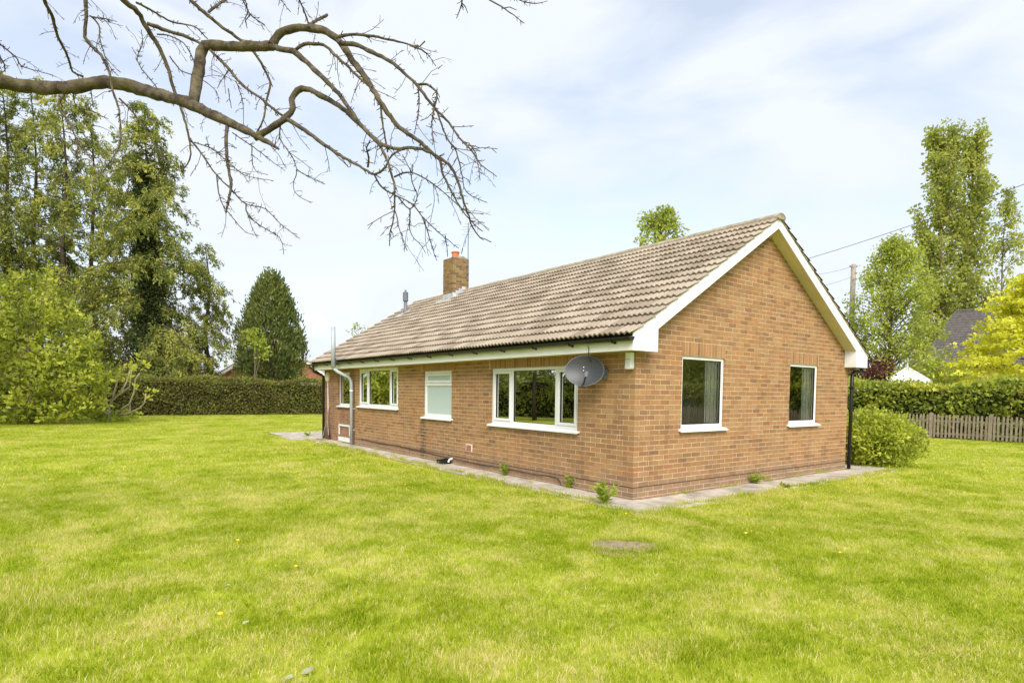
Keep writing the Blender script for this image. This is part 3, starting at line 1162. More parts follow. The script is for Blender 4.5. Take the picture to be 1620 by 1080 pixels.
# --- chimney
chim = link('chimney', None, house)
cx0, cx1, cy0, cy1, cz0, cz1 = 2.86, 3.43, 9.90, 10.47, 4.0, 5.56
cb = MB()
cb.box(cx0+.006, cy0+.006, cz0, cx1-.006, cy1-.006, cz1)
cb.build('mortar_core', M['mortar'], chim)
cbk = MB()
k = 0
z = cz0
while z < cz1-0.01:
    corb = 0.0
    for side in range(4):
        s = 0.0 if (k+side) % 2 == 0 else 0.1125
        ln = 0.57
        if (k+side) % 2:
            s = 0.1125
        hi = ln if (k+side) % 2 == 0 else ln
        while s < hi-0.03:
            e_ = min(s+0.215, hi)
            if hi-e_ < 0.05:
                e_ = hi
            pr_ = corb+random.uniform(-.002, .004)
            if side == 0:
                cbk.box(cx0+s, cy0-pr_, z+.005, cx0+e_, cy0+.1, z+.07, random.random())
            elif side == 1:
                cbk.box(cx0-pr_, cy0+s, z+.005, cx0+.1, cy0+e_, z+.07, random.random())
            elif side == 2:
                cbk.box(cx0+s, cy1-.1, z+.005, cx0+e_, cy1+pr_, z+.07, random.random())
            else:
                cbk.box(cx1-.1, cy0+s, z+.005, cx1+pr_, cy0+e_, z+.07, random.random())
            s = e_+0.010
    z += 0.075
    k += 1
tag(cbk.build('brickwork', M['chimney_brick'], chim), kind='stuff')
cap = MB()
cap.prism([(0.01, 0), (0.56, 0), (0.40, 0.07), (0.17, 0.07)], (cx0, cy0+0.01, z-0.005), (1, 0, 0), (0, 0, 1), (0, 0.55, 0))
cap.build('flaunching', M['verge'], chim)
pot = MB()
pot.lathe((cx0+0.27, cy0+0.30, z+0.02), [(0.118, 0), (0.112, 0.12), (0.112, 0.17), (0.128, 0.175), (0.128, 0.215), (0.10, 0.215), (0.095, 0.1)], 18)
pot.build('chimney_pot', M['terracotta'], chim, smooth=False)
lf = MB()


def roof_z(x_):
    return BT0+SL*(x_+0.313)+0.055


lf.obox((cx0-0.10, (cy0+cy1)/2, roof_z(cx0-0.10)+0.012), (0.13*cos(ANG), 0, 0.13*sin(ANG)), (0, 0.42, 0), (0, 0, 0.006))
lf.box(cx0-0.012, cy0-0.012, roof_z(cx0)-0.05, cx0-0.004, cy1+0.012, roof_z(cx0)+0.13)
for i in range(4):
    xa = cx0+i*0.11
    lf.box(xa-0.01, cy0-0.012-0.002*i, roof_z(xa)-0.06, xa+0.13, cy0-0.004, roof_z(xa)+0.15)
lf.obox(((cx0+XR)/2, cy0-0.09, roof_z((cx0+XR)/2)+0.012), ((XR-cx0)/2+0.02, 0, SL*((XR-cx0)/2+0.02)), (0, 0.085, 0), (0, 0, 0.006))
lf.build('flashing', M['lead'], chim)

# --- small grey roof flue
fx, fy = 2.40, 12.10
fz = roof_z(fx)
fl = thing('roof_vent_flue', 'small dark grey flue terminal standing on the tiles beyond the chimney', 'flue', (fx, fy, fz-0.05))
b = MB()
b.lathe((fx, fy, fz-0.06), [(0.085, 0), (0.08, 0.10), (0.058, 0.14), (0.058, 0.42)], 14)
b.build('pipe', M['grey_metal'], fl, smooth=True)
b = MB()
b.lathe((fx, fy, fz+0.36), [(0.085, 0), (0.085, 0.28), (0.05, 0.30), (0.03, 0.30), (0.03, 0.36)], 14)
b.build('terminal', M['grey_metal'], fl)
b = MB()
b.obox((fx-0.10, fy, roof_z(fx-0.10)+0.015), (0.24*cos(ANG), 0, 0.24*sin(ANG)), (0, 0.2, 0), (0, 0, 0.006))
b.build('flashing', M['lead'], fl)

# --- television aerial on the chimney
ax_, ay_ = cx1-0.06, cy0-0.045
aer = thing('television_aerial', 'thin television aerial on a mast strapped to the chimney', 'aerial', (ax_, ay_, 5.0))
b = MB()
b.tube([(ax_, ay_, 4.95), (ax_, ay_, 6.66)], 0.014, 8)
b.build('mast', M['grey_metal'], aer)
for z in (5.12, 5.36):
    b = MB()
    b.box(ax_-0.03, ay_-0.02, z-0.012, ax_+0.03, cy0-0.002, z+0.012)
    b.build('bracket', M['grey_metal'], aer)
for i, (z, hl) in enumerate([(6.62, .10), (6.54, .16), (6.46, .20), (6.38, .15), (6.30, .19), (6.22, .13)]):
    b = MB()
    b.tube([(ax_-0.75*hl, ay_+0.66*hl, z), (ax_+0.75*hl, ay_-0.66*hl, z+0.01)], 0.0045, 5)
    b.build('element', M['grey_metal'], aer)

# --- steel flue pipe on the long wall
pf = thing('steel_flue_pipe', 'grey galvanised pipe rising up the wall and above the gutter', 'pipe', (-0.075, 10.46, 0))
b = MB()
b.tube([(-0.075, 10.46, 0.0), (-0.075, 10.46, 1.72), (-0.085, 10.47, 1.80), (-0.14, 10.50, 1.90), (-0.40, 10.66, 2.05), (-0.48, 10.70, 2.13), (-0.50, 10.71, 2.20)], 0.047, 12)
b.build('lower_pipe', M['steel'], pf, smooth=True)
b = MB()
b.tube([(-0.50, 10.71, 2.14), (-0.50, 10.71, 3.30)], 0.06, 14)
b.build('upper_pipe', M['steel'], pf, smooth=True)
b = MB()
b.lathe((-0.075, 10.46, 1.50), [(0.053, 0), (0.055, 0.01), (0.055, 0.035), (0.053, 0.045)], 14)
b.build('collar', M['white'], pf)
for z in (1.0, 0.4):
    b = MB()
    b.box(-0.05, 10.43, z, 0.052, 10.49, z+0.03)
    b.build('wall_clip', M['steel'], pf)

# --- satellite dish
dc = np.array([-0.34, 0.70, 1.875])
dish = thing('satellite_dish', 'grey mesh satellite dish fixed beside the three-light window', 'satellite dish', (0, 0.60, 1.85))
dnrm = np.array([-0.80, -0.56, 0.20])
dnrm /= np.linalg.norm(dnrm)
dsd = np.cross(np.array([0, 0, 1.0]), dnrm)
dsd /= np.linalg.norm(dsd)
dup = np.cross(dnrm, dsd)
b = MB()
vs, fs = [], []
nr_, na = 7, 32
vs.append(dc-dnrm*0.055)
for i in range(1, nr_+1):
    r_ = i/nr_
    for k in range(na):
        q = 2*pi*k/na
        vs.append(dc+dsd*(0.295*r_*cos(q))+dup*(0.232*r_*sin(q))+dnrm*(-0.055+0.055*r_*r_))
for k in range(na):
    fs.append((0, 1+k, 1+(k+1) % na))
for i in range(nr_-1):
    for k in range(na):
        a0 = 1+i*na
        fs.append((a0+k, a0+na+k, a0+na+(k+1) % na, a0+(k+1) % na))
b.add(vs, fs)
b.build('reflector', M['dish'], dish, smooth=True)
b = MB()
ringp = [dc+dsd*(0.295*cos(2*pi*k/40))+dup*(0.232*sin(2*pi*k/40)) for k in range(41)]
b.tube(ringp, 0.006, 6, cap=False)
b.build('rim', M['grey_metal'], dish)
b = MB()
lnb = dc+dnrm*0.24-dup*0.15+dsd*0.075
b.tube([dc-dup*0.222-dsd*0.02, dc-dup*0.225+dnrm*0.10+dsd*0.02, lnb], 0.013, 8)
b.build('arm', M['black'], dish)
b = MB()
b.tube([lnb-dnrm*0.01, lnb-dnrm*0.01+dup*0.04, lnb-dnrm*0.07+dup*0.07], [0.022, 0.028, 0.032], 10)
b.build('receiver', M['grey_metal'], dish)
b = MB()
b.tube([dc-dnrm*0.06, dc-dnrm*0.14, np.array([-0.10, 0.62, 1.84]), np.array([0.0, 0.60, 1.84])], 0.02, 8)
b.box(-0.018, 0.54, 1.76, -0.004, 0.66, 1.92)
b.build('bracket', M['grey_metal'], dish)
for (ds, du) in ((-0.02, 0.06), (-0.02, 0.01)):
    pb_ = dc+dsd*ds+dup*du-dnrm*0.045
    b = MB()
    b.tube([pb_, pb_+dnrm*0.012], 0.008, 8)
    b.build('bolt', M['white'], dish)
# cable from the dish looping up to the gutter
cb_ = thing('dish_cable', 'black cable dropping from the gutter bracket to the dish', 'cable', (-0.3, 0.7, 2.1))
b = MB()
b.tube([(-0.36, 0.62, 2.25), (-0.325, 0.63, 2.19), (-0.32, 0.64, 2.12), (-0.24, 0.66, 2.0), (-0.12, 0.63, 1.88)], 0.006, 6)
b.build('cable', M['rubber'], cb_)

# --- alarm sensor under the eaves corner
al_ = thing('security_sensor', 'white plastic sensor box mounted under the white eaves corner', 'sensor', (-0.02, 0.06, 2.0))
b = MB()
b.prism([(-0.055, 0.0), (0.05, 0.0), (0.045, -0.10), (0.058, -0.22), (0.045, -0.245), (-0.045, -0.245), (-0.058, -0.22), (-0.055, -0.10)], (-0.10, 0.065, 2.135), (0, 1, 0), (0, 0, 1), (0.09, 0, 0))
b.build('housing', M['white'], al_, bevel=0.012)
b = MB()
b.box(-0.103, 0.013, 2.028, -0.10, 0.117, 2.034)
b.build('seam', M['grey_metal'], al_)
b = MB()
b.box(-0.012, 0.05, 1.96, 0.0, 0.15, 2.10)
b.build('back_plate', M['white'], al_)

# --- air brick, hatch, drain, cable along the wall
ab = link('air_brick', None, house)
b = MB()
b.box(-0.006, 4.29, 0.325, 0.02, 4.52, 0.475)
b.build('surround', M['paint_white'], ab)
b = MB()
for i in range(4):
    b.box(-0.016, 4.315, 0.340+i*0.032, -0.004, 4.495, 0.362+i*0.032)
b.build('grille', M['airbrick'], ab)
ht = link('hatch', None, house)
b = MB()
b.box(0.024, 10.86, 0.47, 0.046, 11.72, 0.52)
b.box(0.024, 10.86, 0.21, 0.046, 10.90, 0.47)
b.box(0.024, 11.68, 0.21, 0.046, 11.72, 0.47)
b.build('painted_frame', M['paint_white'], ht)
b = MB()
b.box(0.020, 10.84, 0.02, 0.046, 11.74, 0.15)
b.build('painted_kerb', M['white'], ht)
cbl = thing('wall_cable', 'brown cable sagging along the foot of the long wall', 'cable', (-0.012, 4.5, 0.1))
pts = [(9.9, .20), (8.6, .17), (7.6, .19), (6.967, .16), (6.5, .155), (6.04, .15), (5.5, .13), (4.95, .125), (4.4, .115), (3.99, .11), (3.5, .12), (3.14, .125), (2.7, .12), (2.2, .115), (1.9, .135), (1.65, .125), (1.585, .08), (1.575, .02), (1.50, .006), (1.2, .005)]
b = MB()
b.tube([(-0.014, y_, z_) for y_, z_ in pts], 0.008, 6)
b.build('cable', M['rubber'], cbl)
dr = thing('drain_gully', 'black plastic drain gully with white pipe stub on the path', 'drain', (-0.10, 5.2, 0))
b = MB()
b.box(-0.24, 5.08, 0.0, -0.02, 5.11, 0.09)
b.box(-0.24, 5.29, 0.0, -0.02, 5.32, 0.09)
b.box(-0.24, 5.11, 0.0, -0.21, 5.29, 0.07)
b.box(-0.05, 5.11, 0.0, -0.02, 5.29, 0.11)
b.build('surround', M['black'], dr, bevel=0.008)
b = MB()
for i in range(4):
    b.obox((-0.13, 5.13+i*0.047, 0.05+0.012*i), (0.075, 0, 0.015), (0, 0.008, 0), (0, 0, 0.006))
b.build('grating', M['black'], dr)
b = MB()
b.tube([(0.02, 5.05, 0.12), (-0.07, 5.05, 0.11), (-0.10, 5.06, 0.05)], 0.022, 8)
b.build('pipe_stub', M['white'], dr)

# --- bulkhead lamp, its conduit and a leaning tool by the left corner
lamp = thing('bulkhead_lamp', 'oval cream bulkhead lamp with white conduit on the corner pier', 'lamp', (-0.06, 12.5, 1.9))
b = MB()
ring = []
for (s_, d_) in ((1.0, 0.0), (1.0, 0.03), (0.9, 0.06), (0.6, 0.085), (0.05, 0.092)):
    ring.append([(-d_-0.004, 12.50+0.125*s_*cos(2*pi*k/20), 1.93+0.155*s_*sin(2*pi*k/20)) for k in range(20)])
vs = [p for r_ in ring for p in r_]
fs = [(i*20+k, i*20+(k+1) % 20, (i+1)*20+(k+1) % 20, (i+1)*20+k) for i in range(4) for k in range(20)]+[tuple(range(80, 100))]
b.add(vs, fs)
b.build('cover', M['cream'], lamp, smooth=True)
b = MB()
b.tube([(-0.02, 12.50, 1.78), (-0.02, 12.48, 0.72)], 0.014, 8)
b.build('conduit', M['white'], lamp)
tool = thing('wooden_tool', 'forked wooden garden tool leaning on the corner pier', 'garden tool', (-0.2, 12.3, 0))
b = MB()
b.tube([(-0.03, 12.36, 1.05), (-0.07, 12.40, 0.62)], 0.018, 8)
b.build('shaft', M['wood'], tool)
b = MB()
b.tube([(-0.07, 12.40, 0.63), (-0.14, 12.66, 0.02)], 0.018, 8)
b.build('prong', M['wood'], tool)
b = MB()
b.tube([(-0.07, 12.40, 0.63), (-0.10, 12.22, 0.15)], 0.018, 8)
b.build('prong', M['wood'], tool)
b = MB()
b.obox((-0.08, 12.45, 0.19), (0.006, 0, 0.005), (0, 0.16, 0), (-0.03, 0, 0.185))
b.build('board', plain('dark_board', (0.14, 0.09, 0.06), 0.8), tool)
b = MB()
b.box(-0.36, 12.15, 0.012, -0.14, 12.65, 0.035)
tag(b.build('plank', M['wood']), 'weathered plank lying on the path by the corner pier', 'plank')

# --- blinds and curtains behind the panes
def blind(name, o, ax, s0, s1, z0, z1, label, n=6):
    r_ = thing(name, label, 'blind', np.array(o, float)+np.array(ax, float)*s0)
    for i in range(n):
        a_ = s0+(s1-s0)*i/n
        b_ = s0+(s1-s0)*(i+0.985)/n
        p0 = np.array(o, float)+np.array(ax, float)*a_
        p1 = np.array(o, float)+np.array(ax, float)*b_
        off = np.array([abs(ax[1]), abs(ax[0]), 0])*0.02
        b = MB()
        b.prism([(0, z0), (1, z0), (1, z1), (0, z1)], p0, p1-p0+off*0.35*((-1)**i), (0, 0, 1), off*0.1)
        b.build('slat', M['blind'], r_)


blind('vertical_blind', (0, 0.115, 0), (1, 0, 0), 1.80, 2.12, 0.96, 2.14, 'drawn back pale vertical blind inside the gable window beside the corner box')
blind('vertical_blind', (0, 0.115, 0), (1, 0, 0), 4.90, 5.25, 0.96, 2.14, 'drawn back pale vertical blind inside the gable window beside the downpipe')
blind('vertical_blind', (0.115, 0, 0), (0, 1, 0), 3.22, 3.45, 0.92, 1.98, 'pale vertical blind gathered inside the window beside the satellite dish')

# ------------------------------------------------------------------ foliage tools
def unit(v):
    return v/(np.linalg.norm(v, axis=-1, keepdims=True)+1e-9)


def leaf_quads(P, axis, L_, W_, rng=RNG):
    """diamond leaves from base points P along axis"""
    axis = unit(axis)
    side = unit(np.cross(axis, rng.normal(size=P.shape)))
    L_ = np.asarray(L_).reshape(-1, 1)
    W_ = np.asarray(W_).reshape(-1, 1)
    v0 = P
    v1 = P+axis*L_*0.45+side*W_*0.5
    v2 = P+axis*L_
    v3 = P+axis*L_*0.45-side*W_*0.5
    return np.stack([v0, v1, v2, v3], 1)


class Leaves:
    def __init__(self):
        self.V, self.R = [], []

    def add(self, P, axis, L_, W_, rnd):
        self.V.append(leaf_quads(P, axis, L_, W_))
        self.R.append(rnd)

    def build(self, name, mat, parent):
        V = np.concatenate(self.V)
        R_ = np.clip(np.concatenate(self.R), 0, 1)
        return link(name, quads_mesh(name, V, R_, mat), parent)


def clumps(lv, C, rad, n, size, rng=RNG, up=0.3, out_from=None, flat=1.0, asp=0.55, droop=0.0):
    """n leaves round each clump centre C (k,3)"""
    k = len(C)
    rad = np.broadcast_to(np.asarray(rad, float), (k,))
    cr = rng.random(k)
    idx = np.repeat(np.arange(k), n)
    d = rng.normal(size=(len(idx), 3))
    d = unit(d)*(rng.random((len(idx), 1))**0.5)
    d[:, 2] *= flat
    P = C[idx]+d*rad[idx][:, None]
    ax = unit(d)*0.8+rng.normal(size=d.shape)*0.6
    ax[:, 2] += up-droop
    s = size*rng.uniform(0.6, 1.35, len(idx))
    lv.add(P, ax, s, s*asp, cr[idx]*0.6+rng.random(len(idx))*0.4)


def ellip_points(n, c, r, rng=RNG, shell=0.55, zmin=-1.0):
    """points in an ellipsoid, biased to the outer part"""
    out = np.zeros((0, 3))
    while len(out) < n:
        d = unit(rng.normal(size=(n*2, 3)))
        rr = (shell**3+(1-shell**3)*rng.random((n*2, 1)))**(1/3)
        p = d*rr
        p = p[p[:, 2] > zmin]
        out = np.concatenate([out, p])
    return np.array(c)+out[:n]*np.array(r)


def limb_tree(parent, base, tips, r0, mat, name='trunk', split=0.4, lean=None, n=7):
    """tapered trunk plus limbs reaching to tips"""
    base = np.array(base, float)
    top = np.mean(tips, 0)*0.5+np.array([base[0], base[1], max(t_[2] for t_ in tips)])*0.5
    if lean is not None:
        top = top+np.array(lean)
    b = MB()
    K = 7
    tr = []
    for i in range(K):
        f = i/(K-1)
        tr.append(base*(1-f)+top*f+np.array([sin(3.1*f+base[0])*0.06, cos(2.7*f+base[1])*0.06, 0])*r0*6*f)
    b.tube(tr, [r0*(1-0.85*i/(K-1)) for i in range(K)], n)
    tk = b.build(name, mat, parent, smooth=True)
    b = MB()
    for t_ in tips:
        f = random.uniform(split, 0.9)
        i = min(K-2, int(f*(K-1)))
        s_ = tr[i]+(tr[i+1]-tr[i])*(f*(K-1)-i)
        if t_[2] < s_[2]-0.3 and f > split:
            f = split
            i = min(K-2, int(f*(K-1)))
            s_ = tr[i]
        mid = (s_+t_)/2+np.array([random.uniform(-.1, .1), random.uniform(-.1, .1), 0.12])*np.linalg.norm(t_-s_)*0.5
        rr = r0*(1-0.85*f)*0.55
        b.tube([s_, (s_+mid)/2+np.array([0, 0, .02]), mid, t_], [rr, rr*0.8, rr*0.55, rr*0.2], 5, cap=False)
    b.build('limbs', mat, parent, smooth=True)
    return tk


def bush(name, label, cat, base, lobes, mat, nclump, per, crad, size, trunk_r=0.05, bark='bark', group=None, zmin=-1.0, stems=6, up=0.3, shell=0.55, asp=0.55, droop=0.0, part='crown', flat=1.0):
    """lobes: list of (centre, radii)"""
    t_ = thing(name, label, cat, base, group)
    lv = Leaves()
    vol = np.array([r_[0]*r_[1]*r_[2] for _, r_ in lobes])**(0.75)
    vol /= vol.sum()
    allC = []
    for (c_, r_), w_ in zip(lobes, vol):
        C = ellip_points(max(4, int(nclump*w_)), c_, r_, shell=shell, zmin=zmin)
        C = C[C[:, 2] > 0.05]
        clumps(lv, C, crad, per, size, up=up, asp=asp, droop=droop, flat=flat)
        allC.append(C)
    allC = np.concatenate(allC)
    lv.build(part, M[mat], t_)
    tips = [allC[i] for i in RNG.choice(len(allC), min(stems, len(allC)), replace=False)]
    limb_tree(t_, base, tips, trunk_r, M[bark], split=0.25)
    return t_


def conifer(name, label, base, H, Rb, nb, mat='lf_cedar', group=None, h0=0.06, size=0.34, dens=26, sparse_top=0.5, trunk_r=0.22, shape=0.8, ivy=None, skew=None, lift=0.0):
    base = np.array(base, float)
    t_ = thing(name, label, 'conifer', base, group)
    b = MB()
    K = 9
    b.tube([base+np.array([0.15*sin(i*1.3), 0.15*cos(i*1.7), H*0.985*i/(K-1)]) for i in range(K)], [trunk_r*(1-0.93*i/(K-1)) for i in range(K)], 8)
    b.build('trunk', M['conifer_bark'], t_, smooth=True)
    lv = Leaves()
    br = MB()
    rng = np.random.default_rng(int(abs(base[0]*37+base[1]*91))+5)
    for i in range(nb):
        f = h0+(1-h0)*((i+rng.random())/nb)**0.9
        z = f*H
        ln = Rb*(1-f)**shape*rng.uniform(0.55, 1.12)+0.25
        az = rng.random()*2*pi
        if skew is not None:
            ln *= 1+skew*cos(az-skew_dir)
        d = np.array([cos(az), sin(az), 0.0])
        start = base+np.array([0, 0, z])
        rise = rng.uniform(0.05, 0.35)+lift
        pts = []
        for q in np.linspace(0, 1, 6):
            pts.append(start+d*ln*q+np.array([0, 0, ln*(rise*q*1.4-0.75*q*q*0.9)]))
        pts = np.array(pts)
        if ln > 0.7:
            br.tube(pts, [0.035*(ln/3+.3)*(1-0.85*q) for q in np.linspace(0, 1, 6)], 4, cap=False)
        ks = int(dens*0.25*ln*rng.uniform(0.6, 1.25)*(1 if f < sparse_top else 0.8))+2      # hanging sprays along the bough
        q = 1-rng.random(ks)**1.3*0.8
        seg = np.clip(q*5, 0, 4.999)
        i0 = seg.astype(int)
        S0 = pts[i0]+(pts[i0+1]-pts[i0])*(seg-i0)[:, None]+rng.normal(size=(ks, 3))*np.array([.15, .15, .05])*(1+0.2*ln)
        dirs = d*rng.uniform(0.1, 0.9, (ks, 1))+rng.normal(size=(ks, 3))*0.45
        dirs[:, 2] = -rng.uniform(0.45, 1.5, ks)
        dirs = unit(dirs)
        sl = rng.uniform(0.35, 0.95, ks)*(0.6+0.12*ln)
        m_ = 27
        idx = np.repeat(np.arange(ks), m_)
        tq = rng.random(len(idx))
        P = S0[idx]+dirs[idx]*(sl[idx]*tq)[:, None]+rng.normal(size=(len(idx), 3))*(0.035+0.05*(1-tq))[:, None]
        ax = dirs[idx]*0.8+rng.normal(size=(len(idx), 3))*0.5
        s = size*0.55*rng.uniform(0.6, 1.35, len(idx))
        cr = rng.random(ks)*0.6
        lv.add(P, ax, s, s*0.34, cr[idx]+rng.random(len(idx))*0.4)
    br.build('boughs', M['conifer_bark'], t_)
    lv.build('crown', M[mat], t_)
    if ivy is not None:
        iv = Leaves()
        hi, ri = ivy
        n_ = int(420*hi)
        zc = rng.random(n_)*hi
        q = rng.random(n_)*2*pi
        rr = ri*(1.05-0.55*zc/hi)*rng.uniform(0.4, 1.15, n_)
        C = base+np.stack([rr*np.cos(q), rr*np.sin(q), zc], 1)
        clumps(iv, C, 0.2, 6, 0.13, rng=rng, up=-0.2, asp=0.8)
        iv.build('ivy', M['lf_cedar_dark'], t_)
    return t_


skew_dir = 0.0

# ------------------------------------------------------------------ fence and hedges on the right
FX = 19.6
fence = thing('picket_fence', 'low weathered wooden picket fence running along the hedge beyond the lawn', 'fence', (FX, 0, 0))
PAN = 1.83
post_y = [0.92+PAN*k for k in range(-9, 6)]
pk = MB()
pk.prism([(-.032, 0), (.032, 0), (.032, .78), (.022, .835), (0, .85), (-.022, .835), (-.032, .78)], (0, 0, 0), (0, 1, 0), (0, 0, 1), (0.018, 0, 0))
pk_me = pk.mesh('picket', M['wood'])
ps = MB()
ps.prism([(-.055, 0), (.055, 0), (.055, .93), (.0, .97), (-.055, .93)], (0, 0, 0), (0, 1, 0), (0, 0, 1), (0.11, 0, 0))
ps_me = ps.mesh('post', M['wood'])
rl_ = MB()
rl_.box(0, 0, -0.035, 0.035, PAN-0.116, 0.035)
rl_me = rl_.mesh('rail', M['wood'])
for py in post_y:
    o = link('post', ps_me, fence)
    o.location = (FX, py, 0)
    o.rotation_euler = (random.uniform(-.02, .02), random.uniform(-.02, .02), 0)
for py in post_y[:-1]:
    for z in (0.20, 0.66):
        o = link('rail', rl_me, fence)
        o.location = (FX+0.032, py+0.058, z+random.uniform(-.01, .01))
    for k in range(14):
        o = link('picket', pk_me, fence)
        o.location = (FX+0.008, py+0.058+(PAN-0.116)*(k+0.5)/14, 0.05+random.uniform(-.012, .012))
        o.rotation_euler = (random.uniform(-.02, .02), 0, 0)


def hedge(name, label, p0, p1, thick, h, mat, dens, size, seed, bump=0.13, crown_up=0.0):
    rng = np.random.default_rng(seed)
    p0, p1 = np.array([*p0, 0.0]), np.array([*p1, 0.0])
    ln = np.linalg.norm(p1-p0)
    ax = (p1-p0)/ln
    nr_ = np.array([-ax[1], ax[0], 0])
    root = thing(name, label, 'hedge', (p0+p1)/2)
    lv = Leaves()

    def surf(n, s, t_, z, nrm):
        """s along, t across -.5..5, z height"""
        off = bump*np.sin(s*1.7+z*2.3)*np.cos(s*0.63+1.3)+rng.normal(size=n)*0.07
        P = p0+ax*s[:, None]+nr_*(t_*thick)[:, None]+np.array([0, 0, 1])*z[:, None]
        P = P+nrm*off[:, None]
        a = nrm*rng.uniform(0.2, 1.0, (n, 1))+rng.normal(size=(n, 3))*0.7
        a[:, 2] += 0.25
        sz_ = size*rng.uniform(0.6, 1.4, n)
        cl = 0.5+0.5*np.sin(s*2.9+z*4.1+np.sin(s*1.1)*2)
        lv.add(P, a, sz_, sz_*0.6, np.clip(cl*0.35+rng.random(n)*0.65+crown_up*(z/h)**3, 0, 1))
    for sg in (-1, 1):
        n = int(ln*h*dens)
        z = rng.random(n)*h
        surf(n, rng.random(n)*ln, sg*0.5*np.ones(n)*(1-0.10*z/h), z, nr_*sg)
    n = int(ln*thick*dens)
    s = rng.random(n)*ln
    surf(n, s, rng.uniform(-.5, .5, n), h+0.05*np.sin(s*0.9)+0*s, np.array([0, 0, 1.0]))
    n = int(ln*16)
    s = rng.random(n)*ln                                       # stray shoots above the clipped top
    surf(n, s, rng.uniform(-.45, .45, n), h+rng.random(n)**2*0.3, np.array([0, 0, 1.0]))
    lv.build('foliage', M[mat], root)
    b = MB()
    m_ = max(2, int(ln/1.2))
    cpts = []
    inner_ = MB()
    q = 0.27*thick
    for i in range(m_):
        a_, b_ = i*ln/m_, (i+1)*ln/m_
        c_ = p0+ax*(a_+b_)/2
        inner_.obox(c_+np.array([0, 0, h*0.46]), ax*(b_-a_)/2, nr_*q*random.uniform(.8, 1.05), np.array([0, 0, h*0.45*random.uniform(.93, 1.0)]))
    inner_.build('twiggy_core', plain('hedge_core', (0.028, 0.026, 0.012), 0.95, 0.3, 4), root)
    return root


hedge('leafy_hedge', 'clipped green hedge standing behind the picket fence', (20.75, -16), (20.75, 13), 1.1, 1.98, 'lf_hedge', 300, 0.16, 3, crown_up=0.35)
hedge('clipped_hedge', 'brownish green clipped hedge along the far side of the lawn', (-9.0, 33.6), (14.0, 31.2), 1.2, 2.0, 'lf_hedge_brown', 420, 0.115, 4)
hedge('boundary_hedge', 'tall hedge bounding the garden beyond the big pale shrub', (-22.0, 18.0), (-9.5, 33.0), 1.2, 2.4, 'lf_hedge', 90, 0.2, 5)

# ------------------------------------------------------------------ bushes
bc = np.array([8.25, 0.12, 0])
bush('rounded_bush', 'rounded bright green bush at the corner of the gable wall', 'bush', bc,
     [(bc+np.array([0, 0, 0.50]), (0.98, 0.98, 0.60)), (bc+np.array([-.35, .0, .68]), (0.62, 0.62, 0.50)), (bc+np.array([.35, -.1, .66]), (0.62, 0.62, 0.50)),
      (bc+np.array([0, .25, .78]), (0.62, 0.62, 0.45))],
     'lf_round', 1000, 15, 0.16, 0.08, 0.04, stems=14, shell=0.6)


def lobe(u, v, D, r_):
    return (at(u, v, D), r_)


g0 = col_at(50, 24.3)
bush('large_shrub', 'large loose pale green shrub at the edge of the lawn', 'shrub', g0,
     [lobe(20, 600, 24.3, (2.2, 2.0, 1.8)), lobe(95, 600, 24.3, (1.8, 1.8, 1.7)), lobe(50, 545, 24.6, (2.3, 2.0, 1.6)), lobe(-30, 560, 24.6, (1.9, 1.9, 2.4)),
      lobe(60, 490, 24.8, (1.5, 1.5, 1.4)), lobe(5, 500, 25.0, (1.4, 1.4, 1.8)), lobe(130, 570, 24.0, (1.0, 1.0, 0.9)), lobe(100, 630, 23.8, (1.6, 1.3, 0.9)), lobe(20, 640, 23.6, (1.8, 1.3, 0.9)),
      lobe(135, 530, 24.4, (0.5, .5, .5)), lobe(95, 462, 24.8, (0.5, .5, .7)), lobe(48, 445, 25, (0.5, .5, .6)), lobe(150, 600, 23.8, (.5, .5, .6)), lobe(168, 585, 24, (.35, .35, .3)), lobe(10, 440, 25, (.4, .4, .7)), lobe(118, 500, 24.6, (.4, .4, .45)), lobe(75, 425, 25, (.25, .25, .5))],
     'lf_shrub', 900, 15, 0.25, 0.19, 0.10, stems=20, shell=0.35)
bush('low_ground_cover', 'low dark green plants at the foot of the bare-stemmed shrub', 'plant', ground(150, 664),
     [(ground(130, 664)+np.array([0, 0, .15]), (0.9, 0.6, 0.35)), (ground(175, 666)+np.array([0, 0, .12]), (0.6, 0.5, 0.3)), (ground(205, 662)+np.array([0, 0, .1]), (0.6, 0.5, 0.25))],
     'lf_weed', 160, 14, 0.16, 0.12, 0.015, stems=4)

# bare-stemmed shrub with a few young leaves
fg = ground(174, 667)
figt = thing('bare_stemmed_shrub', 'pale bare-stemmed shrub with sparse bright young leaves', 'shrub', fg)
D = float((fg-CAM_POS)@_F)
stems = [[(174, 667), (172, 650), (176, 635), (190, 622), (205, 612), (208, 590), (212, 575)], [(175, 655), (170, 640), (164, 620), (163, 606)],
         [(176, 640), (180, 622), (185, 605), (186, 590)], [(186, 655), (195, 645), (205, 638), (212, 620), (214, 600), (221, 590)],
         [(186, 655), (200, 655), (215, 648), (222, 645), (229, 636), (231, 622)], [(172, 655), (158, 648), (146, 640)], [(190, 622), (200, 605), (206, 585)], [(205, 638), (206, 650), (192, 657), (186, 655)]]
b = MB()
lv = Leaves()
for si, st in enumerate(stems):
    dz = random.uniform(-.5, .5)
    pts = [at(u, v, D+dz*i/len(st)) for i, (u, v) in enumerate(st)]
    b.tube(pts, [0.045-0.028*i/len(pts) for i in range(len(pts))], 6)
    C = np.array([pts[-1], pts[-2]*0.4+pts[-1]*0.6, pts[len(pts)//2]])
    C = np.concatenate([C+RNG.normal(size=C.shape)*0.12, C[:2]+RNG.normal(size=(2, 3))*0.2])
    clumps(lv, C, 0.10, 9, 0.16, up=0.5, asp=0.6)
